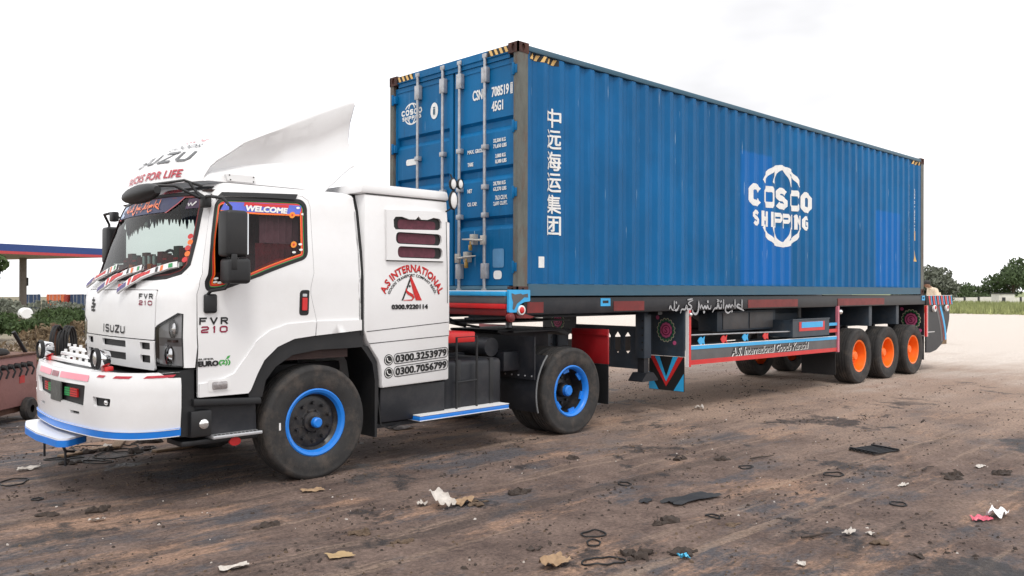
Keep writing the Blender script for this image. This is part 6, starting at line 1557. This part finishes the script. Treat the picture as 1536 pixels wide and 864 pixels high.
# ------------------------------------------------------------------ person behind the trailer tail
def build_person():
    base = Vector((22.95, 2.22, .30)); rz = math.atan2(.62, -.78)
    J = {}; E_ = []; R = {}
    def j(n, p, r, frm=None):
        J[n] = p; R[n] = r
        if frm: E_.append((frm, n))
    j('pelvis', (0, 0, .98), .15); j('waist', (.03, 0, 1.14), .145, 'pelvis'); j('chest', (.14, 0, 1.36), .165, 'waist'); j('neck0', (.23, 0, 1.51), .09, 'chest'); j('neck', (.28, 0, 1.56), .06, 'neck0')
    j('head0', (.34, 0, 1.59), .085, 'neck'); j('head1', (.38, 0, 1.66), .10, 'head0'); j('head2', (.39, 0, 1.72), .075, 'head1')
    for s in (-1, 1):
        q = '_a' if s < 0 else '_b'
        j('sh' + q, (.17, s * .20, 1.46), .085, 'chest'); j('el' + q, (.16, s * .27, 1.19), .058, 'sh' + q); j('wr' + q, (.22, s * .27, .95), .034, 'el' + q); j('palm' + q, (.24, s * .27, .88), .032, 'wr' + q)
        for k, (dy, ln) in enumerate(((-.030, .062), (-.010, .075), (.010, .07), (.030, .055))):
            j('f%d' % k + q, (.25 + dy, s * .272, .835), .010, 'palm' + q); j('g%d' % k + q, (.26 + dy * 1.15, s * .262, .835 - ln), .009, 'f%d' % k + q)
        j('th' + q, (.285, s * .255, .865), .011, 'palm' + q); j('tg' + q, (.305, s * .25, .83), .010, 'th' + q)
        j('hip' + q, (0, s * .11, .90), .12, 'pelvis'); j('kn' + q, (.03 + s * .03, s * .12, .50), .075, 'hip' + q); j('an' + q, (-.02 + s * .03, s * .12, .09), .052, 'kn' + q); j('toe' + q, (.15 + s * .03, s * .13, .035), .035, 'an' + q)
    names = list(J); me = bpy.data.meshes.new('body'); me.from_pydata([J[n] for n in names], [(names.index(a), names.index(b)) for a, b in E_], [])
    o = bpy.data.objects.new('body', me); COL.objects.link(o)
    o.modifiers.new('skin', 'SKIN'); 
    if not me.skin_vertices: me.attributes.new
    for i, n in enumerate(names):
        me.skin_vertices[0].data[i].radius = (R[n], R[n]); me.skin_vertices[0].data[i].use_root = n == 'pelvis'
    sb = o.modifiers.new('subsurf', 'SUBSURF'); sb.levels = 2; sb.render_levels = 2
    dg = bpy.context.evaluated_depsgraph_get(); m2 = bpy.data.meshes.new_from_object(o.evaluated_get(dg)); bpy.data.objects.remove(o)
    t = root('person', base, 'person in a long cream shirt bowing forward beyond the trailer tail', 'person')
    m2.materials.clear()
    for m in (mat('cream_cloth', (.66, .55, .42), .85, var=.12, vscale=10), mat('skin', (.22, .11, .065), .6, var=.08), mat('sandal', (.04, .03, .02), .7)): m2.materials.append(m)
    for p in m2.polygons:
        c = p.center; p.use_smooth = True
        p.material_index = 1 if (c.z > 1.55 and c.x > .25) or (abs(c.y) > .2 and c.z < .96) else (2 if c.z < .085 else 0)
    b = bpy.data.objects.new('body', m2); link(b, t, base)
    g = G(); g.sphere((.365, 0, 1.71), .11, (1.0, .88, .85), 20, 12); g.v = [v for v in g.v]; g.mk('hair', mat('black_hair', (.012, .010, .009), .6), t, loc=base)
    g = G(); ring_ = []
    for z, rx, ry in ((1.40, .17, .235), (1.2, .19, .235), (.95, .205, .25), (.62, .25, .29)):
        ring_.append([Vector((.22 * max(0, z - .85) + rx * math.cos(a), ry * math.sin(a), z)) for a in [2 * math.pi * k / 24 for k in range(24)]])
    g.loft(ring_, caps=False); g.mk('long_shirt', MATS['cream_cloth'], t, loc=base, smooth=60)
    g = G()
    for s in (-1, 1): g.sphere((.472, s * .035, 1.645), .012)
    g.mk('eyes', BLK, t, loc=base)
    g = G(); g.sphere((.475, 0, 1.615), .022, (1, .7, 1.2)); g.mk('nose', MATS['skin'], t, loc=base)
    t.rotation_euler = (0, 0, rz)
    c = root('wooden_crate', (base.x, base.y, 0), 'low slatted wooden crate under the standing person', 'crate')
    for k in range(4):
        g = G(); g.box(base.x - .20, base.x + .20, base.y - .22 + k * .112, base.y - .22 + k * .112 + .10, .275, .30); g.mk('slat', WOODC, c)
        g = G(); g.box(base.x - .20 + k * .115, base.x - .145 + k * .115, base.y - .22, base.y + .22, 0, .274); g.mk('side_board', WOODC, c)
WOODC = mat('crate_wood', (.25, .17, .10), .8, var=.3)
build_person()

# ------------------------------------------------------------------ workshop things at the left edge of the yard
ROSE = mat('faded_pink_steel', (.36, .17, .155), .6, var=.2, vscale=4, dirt=(.13, .07, .05), dirt_amt=.7, dirt_scale=4, bump=.15)
RUST = mat('rusty_iron', (.12, .055, .035), .8, var=.4, vscale=12); WOOD = mat('weathered_wood', (.20, .13, .08), .85, var=.35, vscale=14, stretch=(1, 6, 1))
def on(x, y, dz=0.0): return Vector((x, y, ground_z(x, y) + dz))
def rotated(g, c, rz):
    R = Matrix.Rotation(rz, 3, 'Z'); c = Vector(c); g.v = [tuple(c + R @ Vector(v)) for v in g.v]; return g
def cabinet():
    c = on(-3.60, 4.42); rz = math.atan2(.72, .69)          # local x along the front, -y towards the yard
    c = c + Vector((-.69, -.72, 0)) * .25
    t = root('welding_cabinet', c, 'faded pink steel welding cabinet with a row of hose fittings beside the bumper', 'machine')
    g = G(); g.box(-.70, .70, 0.0, .62, .20, .86); rotated(g, c, rz).mk('cabinet_body', ROSE, t, bevel=.015)
    g = G(); g.box(-.72, .72, -.02, .64, .862, .885); rotated(g, c, rz).mk('top_edge', RUST, t)
    g = G(); g.prism([(-.55, .886), (.10, .886), (.20, .90), (.12, .965), (-.05, .99), (-.45, .985), (-.55, .96)], 'y', .06, .50); rotated(g, c, rz).mk('motor_cover', BLACK, t, bevel=.015)
    for k in range(6):
        x = -.25 + k * .145; g = G(); g.cyl((x, -.002, .74), (x, -.055, .74), .038, .032, n=12); f = rotated(g, c, rz).mk('hose_fitting', BLACK, t)
        g = G(); g.tube([(x, -.05, .74), (x + .01, -.08, .68), (x - .01, -.06, .60)], .013, 6); rotated(g, c, rz).mk('fitting_tail', BLACK, f)
    g = G(); g.box(.28, .40, -.004, -.001, .50, .60); rotated(g, c, rz).mk('red_label', RED, t)
    for x in (-.5, .45):
        g = G(); g.lathe([(.05, -.05), (.13, -.05), (.15, -.03), (.15, .03), (.13, .05), (.05, .05)], (x, -.03, .15), n=24); w = rotated(g, c, rz).mk('castor_wheel', RUBBER, t)
    g = G(); g.box(-.66, .66, .05, .58, .12, .20); rotated(g, c, rz).mk('underframe', RUST, t)
    g = G(); g.cyl((.60, .10, .885), (.42, .16, 1.17), .026, n=10); rotated(g, c, rz).mk('lift_handle', BLACK, t)
cabinet()
def misc_left():
    p = on(-5.77, .93); g = G(); g.cyl(p - Vector((0, 0, .1)), p + Vector((-.01, .01, 1.07)), .013, n=8)
    tag(g.mk('iron_stake', RUST), 'thin rusty iron stake upright in the dirt at the yard edge', 'stake')
    c = on(-2.95, 5.15); t = root('hose_stand', c, 'short post hung with a coil of black hose behind the bumper', 'hose stand')
    g = G(); g.cyl(c - Vector((0, 0, .1)), c + Vector((0, 0, 1.22)), .035, n=10); g.mk('post', RUST, t)
    rg = random.Random(2)
    d = Vector((.72, -.70, 0)); e = Vector((.70, .72, 0))
    for k in range(7):
        ox = -.10 + k * .05; r = .22 + rg.uniform(-.04, .04)
        g = G(); g.tube([c + d * (.06 + .012 * k) + e * (ox + r * .55 * math.cos(a)) + Vector((0, 0, .92 + r * math.sin(a) * 1.1)) for a in [2 * math.pi * i / 24 for i in range(24)]], .016, 6, closed=True); g.mk('hose_loop', BLK, t)
    c = on(4.77, 36.67, 0); t = root('water_drum', c, 'white round water drum on a stand beyond the shrubs', 'drum')
    g = G(); g.lathe([(0, -.25), (.22, -.25), (.28, -.2), (.28, .2), (.22, .25), (0, .25)], c + Vector((0, 0, .66)), n=24); g.mk('drum', WHITE2, t)
    g = G(); g.box(c.x - .35, c.x + .35, c.y - .25, c.y + .25, c.z, c.z + .38); g.mk('stand', RUST, t)
    # planks and scrap by the front step
    for i, (x, y, L, a, lab) in enumerate(((-3.7, 1.55, .55, .4, 'short weathered plank lying under the front step board'), (-3.2, 1.9, .8, 1.1, 'long weathered plank lying behind the blue bumper skirt'), (-4.9, 1.2, .45, -.3, 'narrow weathered plank near the iron stake'), (-2.9, 1.1, .5, .1, 'broken weathered plank beside the far front wheel'))):
        p = on(x, y, .02); g = G(); g.box(-L / 2, L / 2, -.05, .05, -.012, .012); rotated(g, p, a)
        tag(g.mk('plank', WOOD, bevel=.003), lab, 'plank')
misc_left()

# ------------------------------------------------------------------ litter on the ground
def paper(name, x, y, sx, sy, h, m, label, cat, seed, tilt=0.0, group=None):
    rg = random.Random(seed); n = 8; g = G(); off = Vector((rg.uniform(0, 50), rg.uniform(0, 50), 0)); a0 = rg.uniform(-.6, .35)
    edge = [1 + .13 * math.sin(3 * k + seed) * rg.uniform(.3, 1) for k in range(12)]
    for jn in range(n + 1):
        for i in range(n + 1):
            u, v = i / n - .5, j_(jn, n)
            w = edge[int(((math.atan2(v, u) + math.pi) / 6.2832) * 11.99)]
            z = h * (.5 + noise.noise(off + Vector((u * 3.1, v * 3.1, 0)))) + h * .6 * abs(noise.noise(off + Vector((u * 7, v * 7, 3)))) + tilt * (v + .5)
            px_, py_ = u * sx * w, v * sy * w
            X = x + px_ * math.cos(a0) - py_ * math.sin(a0); Y = y + px_ * math.sin(a0) + py_ * math.cos(a0)
            g.v.append((X, Y, ground_z(X, Y) + .006 + max(0, z)))
    g.f = [(jn * (n + 1) + i, jn * (n + 1) + i + 1, (jn + 1) * (n + 1) + i + 1, (jn + 1) * (n + 1) + i) for jn in range(n) for i in range(n)]
    return tag(g.mk(name, m, smooth=25), label, cat, group)
def j_(j, n): return j / n - .5
PAPER = mat('soiled_paper', (.50, .46, .42), .8, var=.2, vscale=20, dirt=(.25, .19, .14), dirt_amt=.5, dirt_scale=14)
CARD = mat('cardboard', (.36, .25, .13), .85, var=.2, vscale=15); RAG = mat('grey_rag', (.17, .15, .145), .9, var=.3, vscale=25)
TAN = mat('tan_scrap', (.30, .20, .12), .9, var=.3, vscale=20); TAR = mat('tar_black', (.012, .012, .014), .6, var=.3, vscale=20); CYAN = mat('cyan_plastic', (.05, .38, .6), .35); PINKP = mat('pink_plastic', (.65, .12, .18), .4)
for nm, x, y, sx, sy, h, m, lab, cat, sd, tl in (
    ('paper_scrap', -2.395, -2.80, .14, .17, .05, PAPER, 'crumpled white paper standing up on the dark dirt ahead of the drive wheel', 'paper', 1, .09),
    ('paper_scrap', -2.47, -2.64, .08, .07, .03, PAPER, 'small grey-white paper ball beside the standing white paper', 'paper', 2, 0),
    ('cardboard_scrap', -3.693, -3.34, .17, .09, .012, CARD, 'flat piece of yellow-brown cardboard in the open dirt', 'cardboard', 3, .01),
    ('rag', -4.29, -3.08, .18, .07, .02, PAPER, 'pale twisted rag lying in open dirt away from the truck', 'rag', 4, 0),
    ('rag', -2.22, -2.86, .17, .12, .04, TAN, 'tan crumpled scrap next to the standing white paper', 'scrap', 5, 0),
    ('rag', -.32, .52, .28, .20, .03, RAG, 'grey flattened sheet on the ground under the sleeper box', 'rag', 6, 0),
    ('plastic_bag', .50, -5.96, .20, .12, .06, WHITE2, 'torn white plastic bag next to pink plastic', 'bag', 7, 0),
    ('plastic_scrap', .34, -5.90, .15, .07, .03, PINKP, 'pink plastic scrap beside the torn white bag', 'plastic', 8, 0),
    ('plastic_scrap', -2.07, -4.86, .07, .05, .03, CYAN, 'bright cyan plastic scrap on the grey dirt', 'plastic', 9, 0),
    ('tar_sheet', -.72, -4.02, .62, .16, .025, TAR, 'long black tarry sheet stuck flat to the dirt', 'sheet', 10, 0),
    ('tar_sheet', -1.08, -3.82, .16, .08, .015, TAR, 'small black tarry scrap beside the long tarry sheet', 'sheet', 11, 0),
    ('rag', -2.80, -4.40, .22, .11, .06, TAN, 'brown crumpled rag near a wire loop in open dirt', 'rag', 12, 0),
    ('paper_scrap', 3.90, -1.06, .10, .10, .05, PAPER, 'white paper scrap below the chevron flap', 'paper', 13, 0),
    ('paper_scrap', 2.46, -5.25, .16, .06, .015, PAPER, 'thin white paper strip on pale dirt', 'paper', 14, 0),
    ('paper_scrap', 1.10, -5.03, .16, .05, .015, PAPER, 'white paper strip next to the black slatted crate piece', 'paper', 15, 0),
    ('rag', -2.86, -1.62, .20, .08, .02, TAN, 'tan leaf-like scrap touching the front tyre', 'scrap', 16, 0),
    ('paper_scrap', -1.66, -5.46, .06, .05, .02, PAPER, 'small round white scrap near the cyan plastic', 'paper', 17, 0),
    ('rag', -4.51, -1.32, .11, .05, .02, PAPER, 'pale rag scrap on dirt in front of the bumper', 'rag', 18, 0),
    ('paper_scrap', -.82, -5.39, .12, .05, .03, PAPER, 'white crushed cup at the end of a stick', 'cup', 19, 0),
    ('paper_scrap', -.72, -5.50, .05, .05, .02, PAPER, 'small white paper bit beside the crushed cup', 'paper', 20, 0),
    ('paper_scrap', -4.35, 1.05, .20, .07, .03, PAPER, 'white paper strip under the front step board', 'paper', 21, 0),
    ('paper_scrap', -3.35, 1.75, .16, .07, .03, PAPER, 'white paper strip among the planks behind the bumper', 'paper', 22, 0)):
    paper(nm, x, y, sx, sy, h, m, lab, cat, sd, tl)
def clump(x, y, s, seed, m, label, group, flat_=.45):
    rg = random.Random(seed); g = G(); z = ground_z(x, y); off = Vector((seed * 3.1, 0, 0))
    for k in range(rg.randint(4, 7)):
        dx, dy = rg.gauss(0, s * .45), rg.gauss(0, s * .25); r = s * rg.uniform(.22, .45)
        n0 = len(g.v); g.sphere((x + dx, y + dy, z + r * .15), r, (1.2, 1, flat_), 9, 6)
        g.v[n0:] = [tuple(Vector(v) + Vector((noise.noise(Vector(v) * 22 + off), noise.noise(Vector(v) * 22 + off + Vector((9, 0, 0))), noise.noise(Vector(v) * 30 + off))) * r * .75) for v in g.v[n0:]]
    return tag(g.mk('dirt_clump', m, smooth=0), label, 'clump', group)
SOIL = mat('dark_soil', (.045, .033, .027), .95, var=.4, vscale=30); SOIL2 = mat('brown_soil', (.11, .075, .05), .95, var=.4, vscale=30)
for i, (x, y, s) in enumerate(((-3.63, -2.34, .11), (-4.75, -.89, .10), (-4.36, -1.0, .11), (-2.22, -4.6, .12), (.92, -3.3, .10), (-1.46, -4.29, .12), (1.78, -5.23, .13), (2.3, -5.5, .12), (-.15, -2.2, .11), (.6, -3.0, .11), (-1.6, -2.85, .12), (-2.6, -4.05, .07), (-1.95, -4.78, .12), (-.9, -5.9, .07))):
    clump(x, y, s, 100 + i, SOIL, 'clump of dark matted soil lying in the yard', 'clumps of dark matted soil')
for i, (x, y, s) in enumerate(((-3.23, -2.97, .10), (-3.2, -3.3, .08), (-1.16, -4.65, .07), (-.87, -5.61, .08), (-2.16, -2.95, .09))):
    clump(x, y, s, 130 + i, SOIL2, 'clump of light brown fibrous soil lying in the yard', 'clumps of light brown soil', .35)
def loop(x, y, r, seed, w=.006):
    rg = random.Random(seed); g = G(); e = rg.uniform(.55, 1); a0 = rg.uniform(0, 3)
    pts = []
    for k in range(28):
        a = 2 * math.pi * k / 28; rr = r * (1 + .12 * math.sin(2 * a + seed) + .06 * math.sin(5 * a)); u, v = rr * math.cos(a), rr * e * math.sin(a)
        X, Y = x + u * math.cos(a0) - v * math.sin(a0), y + u * math.sin(a0) + v * math.cos(a0); pts.append((X, Y, ground_z(X, Y) + w + .012 * abs(noise.noise(Vector((X * 6, Y * 6, seed))))))
    g.tube(pts, w, 6, closed=True); tag(g.mk('wire_loop', BLK, smooth=60), 'thin black loop of wire lying flat on the dirt', 'wire loop', 'wire loops on the dirt')
for i, (x, y, r) in enumerate(((-2.52, -4.56, .13), (-2.09, -4.11, .08), (-1.08, -4.45, .06), (.74, -3.67, .09), (.37, -5.27, .07), (1.05, -4.41, .10), (-2.25, -4.25, .07), (-3.95, 1.35, .16), (-4.6, .55, .14), (-.7, -3.3, .07), (-4.65, -.35, .05), (-3.55, 1.75, .20), (-3.25, 1.6, .13), (-3.75, .95, .15), (-3.5, 1.2, .18), (-3.1, 1.35, .10))):
    loop(x, y, r, i + 1)
for i, (x, y, s) in enumerate(((-3.6, 1.5, .16), (-3.25, 1.25, .14), (-3.95, 1.05, .10), (-3.0, 1.7, .15))):
    clump(x, y, s, 160 + i, SOIL, 'heap of black sooty scrap on the dirt under the bumper', 'sooty scrap under the bumper')
def sticks():
    rg = random.Random(8)
    for i, (x, y, L, lab) in enumerate(((-.98, -5.24, .26, 'dark stick leading to the crushed white cup'), (1.25, -3.55, .35, 'thin dark stick across the light dirt track'), (-2.42, -.55, .30, 'thin pale stick beside the front wheel'), (1.9, -4.95, .3, 'crooked dark stick on pale dirt'))):
        a = rg.uniform(-.5, .3); p = on(x, y, .012); g = G(); g.tube([p + Vector((math.cos(a), math.sin(a), 0)) * (L * (k / 3 - .5)) + Vector((0, rg.uniform(-.02, .02), rg.uniform(0, .012))) for k in range(4)], [.010, .009, .007, .004], 6)
        tag(g.mk('stick', WOOD if i == 2 else SOIL), lab, 'stick')
    c = on(2.53, -4.18, .01); t = root('slatted_crate_piece', c, 'black slatted piece of crate lying flat on the dirt', 'crate piece')
    for k in range(7):
        g = G(); g.box(-.21, .21, -.16 + k * .05, -.135 + k * .05, .0, .014); rotated(g, c, -.25).mk('slat', BLK, t)
    for x in (-.19, .17):
        g = G(); g.box(x, x + .025, -.165, .17, .0145, .026); rotated(g, c, -.25).mk('batten', BLK, t)
    p = on(.9, -5.05, 0)
sticks()
def scatter():
    """crumbs of soil and tiny scraps: far too many to count"""
    rg = random.Random(77)
    for name, n, m, s0, s1, lab in (('soil_crumbs', 6500, SOIL, .006, .022, 'dark crumbs of soil strewn over the yard'), ('gravel', 4000, SOIL2, .005, .018, 'brown grit strewn over the yard'), ('paper_crumbs', 330, PAPER, .006, .016, 'tiny pale scraps strewn over the yard')):
        g = G(); k = 0
        while k < n:
            x = rg.uniform(-6.5, 14); y = rg.uniform(-7.2, 6)
            if noise.noise(Vector((x * .8, y * 1.4, 4.2 + len(name)))) + .5 * noise.noise(Vector((x * 2.6, y * 3.4, 1.2))) + rg.uniform(-.22, .22) < .12 or rg.random() < (x + 1) * .075: continue
            z = ground_z(x, y); s = s0 + (s1 - s0) * rg.random() ** 2.5; a = rg.uniform(0, 6.28); ca, sa = math.cos(a), math.sin(a); e = rg.uniform(.45, 1.6)
            P = [(s * e, 0), (s * .3, s * .8), (-s * e * .9, s * .35), (-s * .4, -s * .8), (s * .5, -s * .6)]
            vs = [(x + u * ca - v * sa, y + u * sa + v * ca, z - .004) for u, v in P] + [(x + u * .5 * ca - v * .5 * sa, y + u * .5 * sa + v * .5 * ca, z + s * rg.uniform(.35, .8)) for u, v in P]
            g.add(vs, [(5, 6, 7, 8, 9)] + [(q, (q + 1) % 5, 5 + (q + 1) % 5, 5 + q) for q in range(5)]); k += 1
        tag(g.mk(name, m, smooth=0, loc=(0, 0, 0)), lab, 'dirt', kind='stuff')
    g = G()
    for k in range(420):                                   # straw and twig bits
        x = rg.uniform(-6, 9); y = rg.uniform(-7, 3)
        a = rg.gauss(-.1, .6); L = rg.uniform(.03, .11); d = Vector((math.cos(a), math.sin(a), 0)) * L; p = on(x, y, .006); w = Vector((-d.y, d.x, 0)).normalized() * .0035
        g.add([p - w, p + w, p + d + w * .6 + Vector((0, 0, .008)), p + d - w * .6 + Vector((0, 0, .008))], [(0, 1, 2, 3)])
    tag(g.mk('straw', SOIL, smooth=0, loc=(0, 0, 0)), 'dark straws and twigs strewn over the yard', 'straw', kind='stuff')
scatter()
